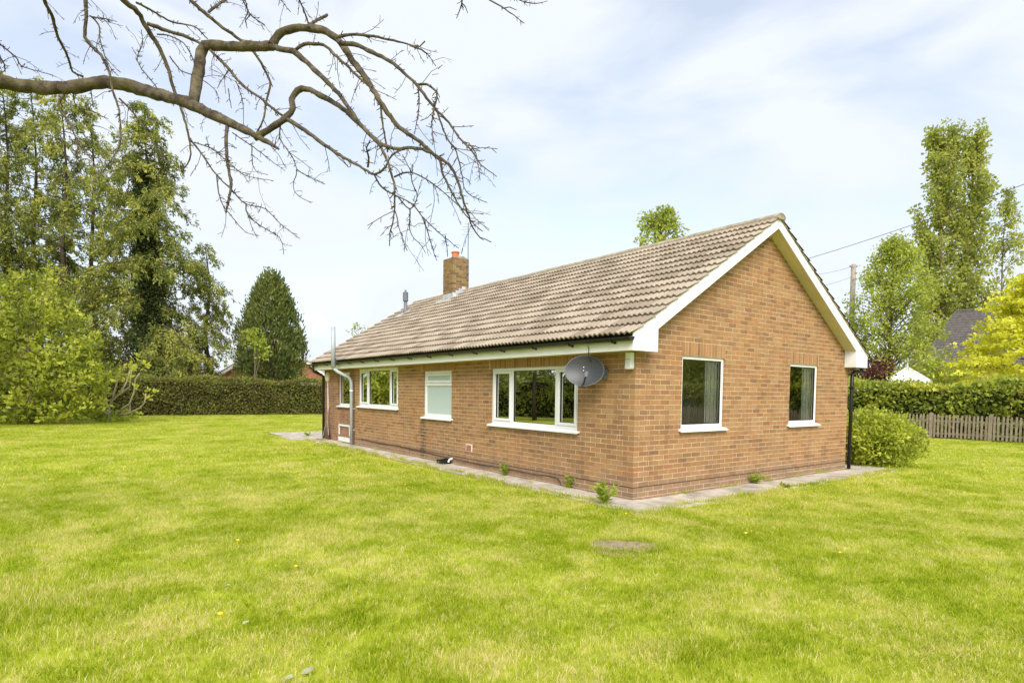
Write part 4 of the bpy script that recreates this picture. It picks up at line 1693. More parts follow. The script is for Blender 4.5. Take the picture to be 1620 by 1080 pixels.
b.build('stems', plain('pale_grey_stems', (0.34, 0.29, 0.21), 0.8, 0.2, 12), figt, smooth=True)
lv.build('leaves', M['lf_fig'], figt)

# ------------------------------------------------------------------ tall conifers on the left
CG = 'tall feathery conifers behind the left hedge'


def con(u, D, vtop, Rb, nb, label, **kw):
    b0 = col_at(u, D)
    return conifer('tall_conifer', label, b0, ztop(vtop, u, D), Rb, nb, group=CG, **kw)


con(235, 37.5, 172, 5.9, 150, 'ivy-clad conifer with a dark core and long drooping boughs', shape=0.62, ivy=(15.2, 0.95), dens=30, size=0.36, h0=0.08)
con(18, 38.5, 118, 4.2, 92, 'thin feathery conifer farthest from the bungalow', shape=0.45, dens=22, size=0.36, h0=0.12)
con(62, 40.5, 128, 3.6, 80, 'slender feathery conifer rising behind the large pale shrub', shape=0.4, dens=22, size=0.36, h0=0.12)
con(108, 38.0, 138, 3.6, 86, 'feathery conifer with a tall straight bare trunk showing', shape=0.42, dens=21, size=0.36, h0=0.12)
con(152, 40.0, 160, 3.4, 80, 'open feathery conifer next to the ivy-clad one', shape=0.42, dens=21, size=0.36, h0=0.12)
con(-45, 37.0, 110, 4.2, 130, 'feathery conifer at the end of the row by the boundary hedge', shape=0.45, dens=22, size=0.36, h0=0.1)
con(330, 40.5, 385, 1.8, 60, 'short drooping conifer beside the ivy-clad one', shape=0.55, dens=30, size=0.34, h0=0.08)

# ------------------------------------------------------------------ dense rounded cypress behind the hedge
cy = col_at(430, 42)
ct = thing('dense_cypress', 'dense dark green egg-shaped cypress behind the clipped hedge', 'tree', cy)
rng = np.random.default_rng(8)
lv = Leaves()
Hc = ztop(441, 430, 42)
nC = 1150
zf = rng.random(nC)**0.85
prof = np.interp(zf, [0.12, 0.22, 0.4, 0.6, 0.8, 0.92, 1.0], [0.55, 0.9, 1.0, 0.88, 0.6, 0.36, 0.08])
q = rng.random(nC)*2*pi
lump = 1+0.13*np.sin(q*4+zf*5)+0.10*np.sin(q*9-zf*8)
rr = 2.05*prof*lump*np.sqrt(rng.uniform(0.62, 1.0, nC))
zf = np.clip(zf, 0.14, 1)
C = cy+np.stack([rr*np.cos(q), rr*np.sin(q), zf*Hc], 1)
idx = np.repeat(np.arange(nC), 22)
off = rng.normal(size=(len(idx), 3))*np.array([0.13, 0.13, 0.30])
P = C[idx]+off
ax = np.stack([np.cos(q[idx])*0.45, np.sin(q[idx])*0.45, np.ones(len(idx))], 1)+rng.normal(size=(len(idx), 3))*0.3
s = 0.26*rng.uniform(0.6, 1.3, len(idx))
cr = rng.random(nC)
lv.add(P, ax, s, s*0.42, cr[idx]*0.6+rng.random(len(idx))*0.4)
lv.build('crown', M['lf_yew'], ct)
b = MB()
b.tube([cy, cy+np.array([0, 0, Hc*0.5]), cy+np.array([0.1, 0, Hc*0.9])], [0.26, 0.18, 0.04], 8)
b.build('trunk', M['conifer_bark'], ct, smooth=True)

b0 = col_at(402, 38.2)
bush('pale_sapling', 'small pale-leaved sapling in front of the dense cypress', 'sapling', b0,
     [lobe(404, 540, 38.2, (0.55, .5, .7)), lobe(416, 558, 38.2, (0.35, .35, .4)), lobe(396, 525, 38.2, (.3, .3, .4))], 'lf_birch', 45, 12, 0.25, 0.2, 0.05, stems=8)

# ------------------------------------------------------------------ neighbouring houses
def gable_house(name, label, c, face, width, length, ez, rz, wall_m, roof_m, trim_m=None):
    """gable end facing direction `face` with its centre foot at c"""
    c = np.array(c, float)
    f = np.array([face[0], face[1], 0.0])
    f /= np.linalg.norm(f)
    s_ = np.array([-f[1], f[0], 0.0])
    up = np.array([0, 0, 1.0])
    t_ = thing(name, label, 'house', c-f*length/2)
    b = MB()
    b.prism([(-width/2, 0), (width/2, 0), (width/2, ez), (0, rz-0.12), (-width/2, ez)], c, s_, up, -f*length)
    b.build('wall', wall_m, t_)
    for sg in (-1, 1):
        b = MB()
        o_ = 0.35
        e_ = (sg*(width/2+o_), ez-(rz-ez)/(width/2)*o_)
        b.prism([(0, rz), e_, (e_[0], e_[1]+0.12), (0, rz+0.14)], c+f*0.3, s_, up, -f*(length+0.6))
        b.build('roof_slope', roof_m, t_)
        b = MB()
        b.prism([(0, rz+0.02), (e_[0], e_[1]-0.02), (e_[0], e_[1]-0.24), (0, rz-0.22)], c+f*0.33, s_, up, -f*0.03)
        b.build('barge_board', trim_m or M['white'], t_)
    return t_, s_, f


nb_c = col_at(436, 50)
nh, s_, f_ = gable_house('brick_bungalow', 'red brick bungalow with white barge boards behind the dense cypress', nb_c, (CAM_POS-nb_c)[:2], 8.6, 9, ztop(594, 436, 50), ztop(538, 436, 50), M['red_brick'], M['pink_tile'])
for k in (-1, 1):
    b = MB()
    b.obox(nb_c+s_*k*2.6+f_*0.02+np.array([0, 0, 1.7]), s_*0.6, f_*0.03, (0, 0, 0.55))
    w_ = b.build('window', M['white'], nh)
    b = MB()
    b.obox(nb_c+s_*k*2.6+f_*0.06+np.array([0, 0, 1.7]), s_*0.52, f_*0.012, (0, 0, 0.47))
    b.build('pane', M['glass'], w_)
w0 = col_at(305, 47)
nh2, s_, f_ = gable_house('low_outbuilding', 'low outbuilding with faded pink tiled roof glimpsed between the conifers', w0, (1, 0.35), 5, 7.5, ztop(599, 305, 47), ztop(577, 305, 47), M['red_brick'], M['pink_tile'])

sh = col_at(1545, 45)
slate_f = (CAM_POS-sh)[:2]
slate_s = np.array([-slate_f[1], slate_f[0]])
t_ = thing('slate_roofed_house', 'house with dark slate roof half hidden by the golden tree', 'house', sh)
f = np.array([*unit(slate_f), 0.0])
s_ = np.array([-f[1], f[0], 0.0])
ez, rz = ztop(575, 1500, 45), ztop(489, 1520, 47)
# image right is -s_ side when facing the camera; find the sign
sgn = 1 if (s_@_R2) > 0 else -1
s_ = s_*sgn
b = MB()
b.obox(sh+np.array([0, 0, ez/2])-f*3+s_*1.2, s_*4.6, f*3, (0, 0, ez/2))
b.build('wall', M['red_brick'], t_)
b = MB()
e0, e1 = -3.75, 6.2
pts = [sh+s_*e0+f*0.5+np.array([0, 0, ez-0.1]), sh+s_*e1+f*0.5+np.array([0, 0, ez-0.1]), sh+s_*e1-f*6.5+np.array([0, 0, ez-0.1]), sh+s_*e0-f*6.5+np.array([0, 0, ez-0.1]),
       sh+s_*(e0+2.2)-f*3+np.array([0, 0, rz]), sh+s_*(e1-2.2)-f*3+np.array([0, 0, rz])]
b.add(pts, [(0, 1, 5, 4), (1, 2, 5), (2, 3, 4, 5), (3, 0, 4), (0, 3, 2, 1)])
rf = b.build('roof', M['slate'], t_)
# slate courses on the slope that faces the garden
b = MB()
nc = 22
for i in range(nc):
    fa = i/nc
    pa = pts[0]*(1-fa)+pts[4]*fa
    pb_ = pts[1]*(1-fa)+pts[5]*fa
    nrm = np.cross(pts[1]-pts[0], pts[4]-pts[0])
    nrm = nrm/np.linalg.norm(nrm)*(1 if nrm@f > 0 else -1)
    m_ = 30
    for k in range(m_):
        ca = pa+(pb_-pa)*(k+0.5)/m_
        upv = (pts[4]-pts[0])/nc*0.6
        upv = (pts[4]+pts[5]-pts[0]-pts[1])/2/nc*0.55
        b.obox(ca+upv*0.9+nrm*0.03, (pb_-pa)/m_*0.48, upv+nrm*-0.012, nrm*0.012, random.random())
tag(b.build('slates', M['slate'], rf), kind='stuff')
b = MB()
b.tube([pts[4], pts[5]], 0.12, 6)
b.build('ridge', M['slate'], rf)
gz = col_at(1434, 31.5)
gt = thing('white_gazebo', 'white canopied gazebo showing above the leafy hedge', 'gazebo', gz)
ezz, azz = ztop(601, 1434, 31.5), ztop(579, 1440, 31.5)
for k in range(4):
    q0, q1 = pi/4+k*pi/2+0.4, pi/4+(k+1)*pi/2+0.4
    p0 = gz+np.array([1.35*cos(q0), 1.35*sin(q0), ezz])
    p1 = gz+np.array([1.35*cos(q1), 1.35*sin(q1), ezz])
    top_ = gz+np.array([0, 0, azz])
    dn_ = np.array([0, 0, -0.18])
    b = MB()
    nrm = np.cross(p1-p0, top_-p0)
    nrm = nrm/np.linalg.norm(nrm)*0.012
    mid = (p0+p1+top_)/3-np.array([0, 0, .06])
    b.add([p0, p1, top_, mid], [(0, 1, 3), (1, 2, 3), (2, 0, 3)])
    b.add([p0, p1, p1+dn_, p0+dn_], [(0, 1, 2, 3)])
    b.build('canopy_panel', M['white_fabric'], gt)
    b = MB()
    b.tube([gz+np.array([1.32*cos(q0), 1.32*sin(q0), 0]), p0], 0.03, 6)
    b.build('pole', M['white'], gt)
b = MB()
b.lathe(gz+np.array([0, 0, azz-0.02]), [(0.05, 0), (0.03, 0.1), (0.015, 0.22)], 8)
b.build('finial', M['white'], gt)

# ------------------------------------------------------------------ trees on the right and behind the roof
def poplar(name, label, u, D, vtop, rad, nc, seed, mat='lf_poplar', low=0.2, group=None, per=15, size=0.30, clump=0.5):
    rng = np.random.default_rng(seed)
    base = col_at(u, D)
    H = ztop(vtop, u, D)
    t_ = thing(name, label, 'tree', base, group)
    b = MB()
    b.tube([base+np.array([0.2*sin(i*1.1), 0.2*cos(i*.9), H*0.97*i/8]) for i in range(9)], [0.42*(1-0.94*i/8) for i in range(9)], 8)
    b.build('trunk', M['bark'], t_, smooth=True)
    lv = Leaves()
    bm_ = MB()
    nbr = nc//7
    for i in range(nbr):
        zf = low+(0.97-low)*rng.random()**0.9
        wdt = rad*np.interp(zf, [low, low+.15, 0.6, 0.85, 1.0], [0.9, 1.0, 1.0, 0.85, 0.45])*rng.uniform(0.45, 1.0)
        az = rng.random()*2*pi
        ln = wdt*rng.uniform(1.6, 2.6)
        s0 = base+np.array([0, 0, zf*H-ln*0.75])
        tip = base+np.array([wdt*cos(az), wdt*sin(az), min(H, zf*H+ln*0.25)])
        mid = (s0+tip)/2+np.array([cos(az), sin(az), 0])*wdt*0.28
        ts = np.linspace(0.25, 1.0, 7)[:, None]
        pth = (1-ts)**2*s0+2*ts*(1-ts)*mid+ts**2*tip
        bm_.tube([s0, mid*0.5+s0*0.25+tip*0.25, tip], [0.07, 0.045, 0.012], 4, cap=False)
        clumps(lv, pth+rng.normal(size=pth.shape)*0.16, clump, per, size, rng=rng, up=0.25, asp=0.7)
    lv.build('crown', M[mat], t_)
    bm_.build('boughs', M['bark'], t_)
    return t_


poplar('poplar', 'tall columnar poplar standing closest to the utility pole', 1477, 58, 203, 2.5, 1150, 1, low=0.12, group='pair of tall poplars')
poplar('poplar', 'tall columnar poplar standing beside the slim sparse birch', 1525, 58.5, 205, 2.3, 1000, 2, low=0.12, group='pair of tall poplars')


def pendulous(name, label, u, D, vtop, vbot, rad, ncl, seed, mat='lf_birch', per=14, size=0.2, clump=0.35, bark='bark', droop=0.5, shape=(0.2, 0.75, 1.0, 0.8, 0.15), cat='tree', tr=0.14, lean=0.0):
    rng = np.random.default_rng(seed)
    base = col_at(u, D)
    H = ztop(vtop, u, D)
    zb = max(0.4, ztop(vbot, u, D))
    t_ = thing(name, label, cat, base)
    b = MB()
    b.tube([base+np.array([lean*i/7+0.08*sin(i*1.4), 0.1*cos(i*1.2), H*0.96*i/7]) for i in range(8)], [tr*(1-0.93*i/7) for i in range(8)], 7)
    b.build('trunk', M[bark], t_, smooth=True)
    lv = Leaves()
    bm_ = MB()
    for i in range(ncl//6):
        zf = rng.random()**0.8
        z = zb+(H-zb)*zf
        w_ = rad*np.interp(zf, [0, 0.25, 0.5, 0.75, 1.0], shape)*rng.uniform(0.45, 1.15)
        az = rng.random()*2*pi
        s0 = base+np.array([lean*z/H, 0, max(0.3, z-w_*0.75)])
        tip = base+np.array([w_*cos(az)+lean*z/H, w_*sin(az), z])
        dr_ = tip+np.array([cos(az)*0.25, sin(az)*0.25, -droop*rng.uniform(.3, 1.1)])
        bm_.tube([s0, (s0+tip)/2+np.array([0, 0, .15*w_]), tip, dr_], [0.03, 0.022, 0.012, 0.004], 4, cap=False)
        ts = np.linspace(0.3, 1, 3)[:, None]
        pth = np.concatenate([s0+(tip-s0)*ts+np.array([0, 0, .1])*w_*ts*(1-ts), tip+(dr_-tip)*ts])
        clumps(lv, pth+rng.normal(size=pth.shape)*0.1, clump*rng.uniform(.6, 1.2, len(pth)), per, size, rng=rng, up=0.0, asp=0.65, droop=droop*0.8)
    lv.build('crown', M[mat], t_)
    bm_.build('boughs', M[bark], t_)
    return t_


pendulous('birch_tree', 'airy light green birch beside the utility pole', 1405, 33, 378, 612, 3.0, 1350, 21, size=0.15, clump=0.32, per=14, droop=0.5, shape=(0.75, 1.0, 0.85, 0.55, 0.12))
pendulous('slim_birch', 'slim sparse birch right of the tall poplars', 1577, 60, 300, 520, 2.4, 480, 22, size=0.26, clump=0.45, per=8, droop=1.2, shape=(0.7, 1.0, 0.9, 0.6, 0.1), mat='lf_poplar')
pendulous('birch_behind_roof', 'birch crown showing above the bungalow ridge', 1040, 32, 332, 470, 1.5, 420, 23, size=0.17, clump=0.30, per=13, droop=0.6, shape=(0.7, 1.0, 1.0, 0.85, 0.3))
pendulous('sparse_larch', 'thin sparse treetop just showing over the tiled roof', 566, 42, 508, 580, 1.3, 60, 24, size=0.16, clump=0.2, per=4, droop=0.3, tr=0.06, shape=(1.0, 0.8, 0.5, 0.25, 0.05))
# golden maple: layered sprays
gb_ = col_at(1668, 27)
gm = thing('golden_maple', 'golden yellow maple with layered foliage beyond the leafy hedge', 'tree', gb_)
rng = np.random.default_rng(31)
lv = Leaves()
Cs = []
for i in range(340):
    zf = rng.random()
    z = 1.8+(ztop(425, 1630, 27)-1.8)*zf
    w_ = 3.3*np.interp(zf, [0, 0.2, 0.4, 0.6, 0.8, 1], [1.1, 1.12, 0.95, 0.78, 0.6, 0.25])*np.sqrt(rng.uniform(0.25, 1.0))
    az = rng.random()*2*pi
    c_ = gb_+np.array([w_*cos(az), w_*sin(az), z])
    Cs.append(c_)
    k = 9
    sub = c_+rng.normal(size=(k, 3))*np.array([0.33, 0.33, 0.07])
    sub[:, 2] -= 0.12*np.linalg.norm((sub-c_)[:, :2], axis=1)
    clumps(lv, sub, 0.2, 11, 0.15, rng=rng, up=-0.1, flat=0.35, asp=0.7, droop=0.2)
lv.build('crown', M['lf_gold'], gm)
limb_tree(gm, gb_, [Cs[i] for i in range(0, 340, 9)], 0.16, M['conifer_bark'], split=0.15)
bush('dark_red_bush', 'dark red-leaved bush behind the leafy hedge', 'bush', col_at(1372, 27), [lobe(1362, 592, 27, (0.8, .7, .7)), lobe(1388, 590, 27, (0.7, .6, .6))], 'lf_red', 90, 12, 0.22, 0.16, 0.04, stems=6)
bush('mixed_shrub', 'green shrubs between the gazebo and the slate-roofed house', 'shrub', col_at(1500, 34), [lobe(1490, 600, 34, (1.5, 1.2, 1.1)), lobe(1465, 590, 35, (1.0, 1, 1.4)), lobe(1520, 605, 33, (1.4, 1, .8))], 'lf_birch', 260, 12, 0.3, 0.19, 0.06, stems=8)
M['lf_lilac'] = leaf_mat('lilac_blossom', [(0, (0.28, 0.20, 0.36)), (1, (0.5, 0.42, 0.6))], 0.3, gain=1.0)
bush('wisteria', 'purple wisteria blossom below the slate roof', 'climber', col_at(1500, 42.5), [lobe(1499, 578, 43, (.7, .5, .35)), lobe(1466, 590, 42, (.5, .4, .4))], 'lf_lilac', 45, 10, 0.2, 0.16, 0.04, stems=4)

# trees outside the frame that the panes reflect
REF = 'garden trees seen in the window reflections'


def copy_tree(src, loc, rz, sc, label, group=REF):
    r_ = src.copy()
    COL.objects.link(r_)
    r_['label'] = label
    r_['group'] = group
    base = src.location.copy()
    r_.location = tuple(loc)
    r_.rotation_euler = (0, 0, rz)
    r_.scale = (sc, sc, sc)
    for ch in src.children:
        c_ = ch.copy()
        COL.objects.link(c_)
        c_.parent = r_
        c_.matrix_parent_inverse = Matrix.Translation(-base)
    return r_


objs = {o.name: o for o in COL.objects}
sh_src, con_src, con_src2, hb_src = objs['large_shrub'], objs['tall_conifer'], objs['tall_conifer.003'], objs['birch_tree']
for i, (x_, y_, sc) in enumerate([(24, -9.5, 1.0), (22.5, -14.0, 0.9), (25.5, -5.5, 0.85), (24.5, -18.5, 1.1)]):
    copy_tree(sh_src, (x_, y_, 0), i*1.7+0.5, sc, 'large green shrub mirrored in the window panes')
for i, (x_, y_, sc) in enumerate([(-14.5, 20.5, 0.62), (-18, 15.5, 0.66), (-17.5, 26.5, 0.7), (-22, 22.5, 0.8), (-21, 31, 0.85), (-24, 13, .7)]):
    copy_tree(con_src if i % 2 else con_src2, (x_, y_, 0), i*2.1+0.3, sc, 'tall conifer mirrored in the window panes')

# ------------------------------------------------------------------ utility poles and wires
UD = 36.0
ub_ = col_at(1343, UD)
utp = thing('utility_pole', 'grey wooden utility pole behind the right eaves', 'utility pole', ub_)
zt = ztop(420, 1343, UD)
b = MB()
b.tube([ub_, ub_+np.array([0, 0, zt])], [0.17, 0.14], 12)
b.build('post', M['pole_wood'], utp, smooth=True)
b = MB()
b.obox(ub_+np.array([0, 0, zt-0.12]), _R*0.22, _F*0.05, (0, 0, 0.05))
b.build('cap_bracket', M['pole_wood'], utp)
b = MB()
pb_ = ub_+np.array([0, 0, ztop(520, 1343, UD)])-_F*0.2
b.obox(pb_, _R*0.17, _F*0.06, (0, 0, 0.32))
b.build('metal_plate', M['steel'], utp)
P1 = at(1850, 202, 16)
P2 = at(1200, 431, 30)
for nm, pp, lb in (('utility_pole', P1, 'utility pole standing beside the lawn past the picket fence end'), ('utility_pole', P2, 'utility pole hidden behind the bungalow roof')):
    r_ = thing(nm, lb, 'utility pole', (pp[0], pp[1], 0))
    b = MB()
    b.tube([(pp[0], pp[1], 0), (pp[0], pp[1], pp[2]+0.15)], [0.15, 0.12], 12)
    b.build('post', M['pole_wood'], r_, smooth=True)


def wire(a_, b_, sag, label, r_=0.012):
    w_ = thing('overhead_wire', label, 'wire', (np.array(a_)+np.array(b_))/2)
    pts = []
    for i in range(15):
        f_ = i/14
        p_ = np.array(a_)*(1-f_)+np.array(b_)*f_
        p_[2] -= sag*4*f_*(1-f_)
        pts.append(p_)
    b = MB()
    b.tube(pts, r_, 5)
    b.build('cable', M['rubber'], w_)


wire(P1, P2, 0.25, 'thin overhead wire sloping down behind the gable roof', 0.011)
top_p = ub_+np.array([0, 0, zt-0.1])
wire(top_p, P2+np.array([0, 0, -0.1]), 0.3, 'faint overhead wire from the pole top behind the roof', 0.008)
wire(top_p+np.array([0, 0, -0.6]), P2+np.array([0, 0, -0.9]), 0.3, 'faint lower overhead wire from the pole behind the roof', 0.008)

# ------------------------------------------------------------------ the bare tree reaching in from the left
BD = 5.2
tree = thing('bare_tree', 'leafless lichened tree whose long limb reaches in from the left', 'tree', (0, 0, 0))
A = lambda pts: [(x_/2.572, y_/2.572) for x_, y_ in pts]
B = lambda pts: [(380+x_/2.572, y_/2.572) for x_, y_ in pts]
# (polyline in pixels, start width px, end width px)
BR = [
    (A([(-620, 420), (-420, 380), (-200, 340), (-60, 325), (0, 332), (80, 347), (150, 355), (220, 358), (300, 354), (370, 340), (430, 335), (520, 348), (620, 378), (700, 400), (780, 425), (860, 465), (950, 505), (1040, 550), (1135, 605)]), 36, 5, 0.0),
    (A([(785, 425), (795, 370), (800, 330), (812, 270), (818, 215), (835, 185), (870, 183), (900, 186), (1000, 190), (1110, 188)]), 17.5, 14, 0.1),
    (B([(130, 185), (160, 138), (220, 116), (290, 115), (350, 130), (400, 165), (430, 205), (460, 250), (520, 330), (560, 400), (600, 460), (650, 520), (720, 570), (790, 630), (850, 670), (880, 720), (900, 790), (930, 880), (960, 950), (1020, 985)]), 13, 1.5, 0.5),
    (B([(130, 188), (160, 200), (215, 210), (270, 255), (330, 310), (400, 380), (450, 450), (500, 520), (550, 570), (590, 630), (610, 690), (628, 760), (628, 860), (610, 950), (607, 1000)]), 9, 1.5, -0.4),
    (B([(410, 175), (480, 185), (540, 215), (610, 250), (680, 310), (720, 345), (760, 400), (800, 450), (850, 500), (890, 560), (940, 610), (980, 670), (1045, 720)]), 7.5, 1.2, -0.3),
    (B([(390, 152), (450, 142), (520, 145), (600, 160), (680, 180), (730, 190), (750, 170)]), 5, 2, 0.4),
    (B([(690, 185), (740, 205), (770, 230), (795, 270)]), 2.5, 1.2, 0.6),
    (B([(225, 205), (260, 180), (340, 185), (380, 220), (430, 265), (500, 330), (550, 370), (570, 420), (575, 480), (590, 560), (600, 620)]), 5.5, 2.5, 0.3),
    (B([(60, 560), (130, 520), (190, 475), (215, 440), (208, 405), (250, 360), (320, 385), (400, 430), (470, 490), (530, 550), (580, 590), (640, 605), (700, 600), (760, 615), (810, 650), (830, 720), (900, 850), (940, 900), (985, 940)]), 11, 1.4, 0.2),
    (B([(190, 485), (250, 520), (330, 580), (420, 640), (500, 685), (550, 710), (590, 680), (620, 630), (680, 605), (740, 610)]), 7, 2, -0.5),
    (B([(520, 680), (522, 640), (513, 600), (530, 570)]), 3.5, 2, -0.4),
    (B([(545, 712), (580, 765), (640, 800), (700, 830), (740, 880), (790, 930), (850, 980), (890, 1010)]), 3, 1.2, 0.3),
    (B([(628, 720), (680, 700), (740, 720), (800, 760), (860, 810), (920, 860), (990, 870)]), 2.6, 1, -0.5),
    (B([(720, 347), (760, 345), (800, 375), (795, 420), (780, 500), (785, 590)]), 4, 1.3, -0.5),
    (B([(725, 350), (728, 400), (725, 450), (710, 545)]), 2.5, 1.2, -0.2),
    (B([(800, 450), (840, 560), (880, 620), (900, 700), (920, 780), (1005, 825)]), 3, 1.2, 0.1),
    (B([(690, 850), (695, 950), (740, 1000), (755, 1030)]), 2, 1, 0.4),
    (B([(745, 890), (765, 950), (780, 1000), (800, 1062)]), 2.4, 1, 0.4),
    (B([(632, 860), (645, 920), (660, 970), (680, 1020)]), 2, 1, -0.5),
    (B([(640, 800), (690, 850), (720, 800), (700, 740), (690, 690), (660, 630)]), 2.2, 1.4, -0.3),
    (B([(835, 960), (840, 1000), (845, 1045)]), 1.6, 1, 0.3),
    (B([(930, 580), (960, 630), (970, 680), (975, 735)]), 1.8, 1, -0.4),
    (B([(905, -60), (900, 20), (880, 75)]), 3, 1.2, 0.3), (B([(900, 10), (918, 30), (925, 55)]), 2, 1, 0.3),
    (B([(930, -60), (1015, 0), (1080, 40), (1155, 95)]), 3, 1.1, 0.2), (B([(1070, 35), (1095, 30), (1125, 42)]), 1.8, 1, 0.2),
    (B([(1060, -40), (1135, 0), (1200, 15), (1250, 5)]), 2.5, 1, 0.4),
    (B([(170, 480), (160, 560), (200, 620), (230, 690), (215, 760), (240, 800), (290, 825)]), 2.4, 0.9, 0.5),
    (B([(230, 690), (280, 720), (345, 750)]), 1.6, 0.8, 0.6),
    (B([(-20, -40), (20, 0), (40, 60), (100, 100)]), 2.4, 1, 0.5), (B([(40, 60), (20, 85), (28, 115)]), 1.8, 1, 0.5), (B([(120, -60), (165, 0), (205, 50)]), 2, 1, 0.4),
    (B([(225, -40), (240, 0), (262, 50), (280, 100)]), 2.4, 1.8, 0.4), (B([(275, 108), (310, 85), (355, 62)]), 5, 4, 0.4),
    (A([(160, -60), (180, 0), (215, 75), (235, 150), (275, 230), (295, 290), (340, 312)]), 6, 3, 0.6),
    (A([(345, -60), (350, 60), (345, 150), (370, 185), (410, 225), (440, 280), (460, 370), (485, 450), (490, 540), (488, 590), (440, 670), (415, 705)]), 6.5, 1.6, -0.5),
    (A([(365, 65), (400, 100), (410, 170), (440, 260), (480, 310)]), 2.6, 1.2, -0.6), (A([(375, 70), (420, 75), (475, 90)]), 2.2, 1, -0.4),
    (A([(470, -40), (500, 0), (560, 50), (600, 120), (650, 200), (680, 270), (710, 370), (740, 450), (765, 540), (775, 600), (770, 650), (740, 700)]), 9, 1.8, 0.7),
    (A([(600, 95), (680, 125), (760, 150), (830, 185)]), 6, 4, 0.3), (A([(555, 10), (620, 45), (700, 90), (790, 110), (845, 160)]), 3.5, 1.6, 0.5),
    (A([(740, -40), (775, 0), (830, 50), (890, 100), (960, 150), (1030, 210), (1080, 290), (1100, 340), (1085, 400), (1070, 490), (1040, 545)]), 6, 2.4, 0.5),
    (A([(850, 48), (880, 25), (930, -10)]), 4.5, 3.5, 0.5),
    (A([(855, 205), (930, 280), (990, 350), (1060, 400), (1120, 450), (1180, 490), (1240, 530)]), 4.5, 4, 0.1),
    (A([(925, 512), (920, 580), (930, 690), (940, 750), (920, 865)]), 6, 3.2, -0.2),
    (A([(768, 560), (830, 640), (880, 710), (940, 770), (1000, 830), (1080, 850), (1140, 910), (1220, 970)]), 3, 1, 0.2),
    (A([(880, 710), (900, 820), (960, 900), (1000, 945), (1050, 960)]), 2.2, 0.9, 0.5), (A([(1000, 830), (1010, 880), (1080, 930), (1140, 970), (1155, 1035)]), 2, 0.9, -0.3),
    (A([(485, 400), (560, 480), (610, 560), (660, 640), (720, 690)]), 2.8, 1, 0.5),
    (A([(262, 385), (235, 430), (270, 480), (310, 560), (380, 660), (420, 720)]), 3.5, 1.1, -0.4), (A([(310, 560), (315, 620), (300, 700)]), 1.8, 0.9, -0.4),
    (A([(-40, 140), (0, 180), (70, 240), (90, 270), (230, 312)]), 2.6, 1, 0.4), (A([(-10, 220), (20, 265), (20, 292)]), 2.6, 1.6, 0.3),
    (A([(790, 580), (870, 610), (940, 670), (1000, 715), (1110, 735)]), 2.2, 0.8, -0.4),
    (A([(945, 540), (1060, 620), (1110, 660), (1160, 695)]), 2, 0.9, 0.4), (A([(1025, 590), (1030, 680), (1060, 705), (1090, 712)]), 1.7, 0.8, 0.4),
    (A([(975, -30), (1020, 60), (1080, 105)]), 2, 1, 0.3), (A([(1010, 40), (1000, 75), (1003, 105)]), 1.6, 0.9, 0.3),
    (A([(370, 330), (372, 380), (378, 440)]), 1.8, 1, 0.3), (A([(295, 355), (310, 430), (380, 455), (440, 485)]), 2, 0.9, 0.5),
    (A([(640, 360), (560, 250), (580, 180), (575, 120)]), 2.0, 1.0, 0.5), (A([(640, 140), (700, 150), (760, 190), (790, 260)]), 2.2, 1, 0.4),
    (A([(690, 230), (740, 290), (800, 310), (880, 370), (890, 420)]), 2.0, 0.9, 0.5), (A([(930, 290), (900, 330), (885, 360)]), 1.8, 0.9, 0.3),
    (A([(960, 330), (985, 400), (990, 480), (990, 510)]), 1.8, 0.9, 0.2), (A([(930, 360), (940, 440)]), 1.6, 0.9, 0.2),
]
br_rng = random.Random(5)


def base_depth(u, v):
    return BD+0.5*sin(u*0.006+0.4)+0.35*sin(v*0.009+u*0.003)


def smooth_path(pts, step=7.0):
    """Catmull-Rom resample of pixel polyline"""
    P = [np.array(p) for p in pts]
    P = [2*P[0]-P[1]]+P+[2*P[-1]-P[-2]]
    out_ = []
    for i in range(1, len(P)-2):
        n_ = max(1, int(np.linalg.norm(P[i+1]-P[i])/step))
        for k in range(n_):
            t_ = k/n_
            out_.append(0.5*((2*P[i])+(-P[i-1]+P[i+1])*t_+(2*P[i-1]-5*P[i]+4*P[i+1]-P[i+2])*t_**2+(-P[i-1]+3*P[i]-3*P[i+1]+P[i+2])*t_**3))
    out_.append(P[-2])
    return out_


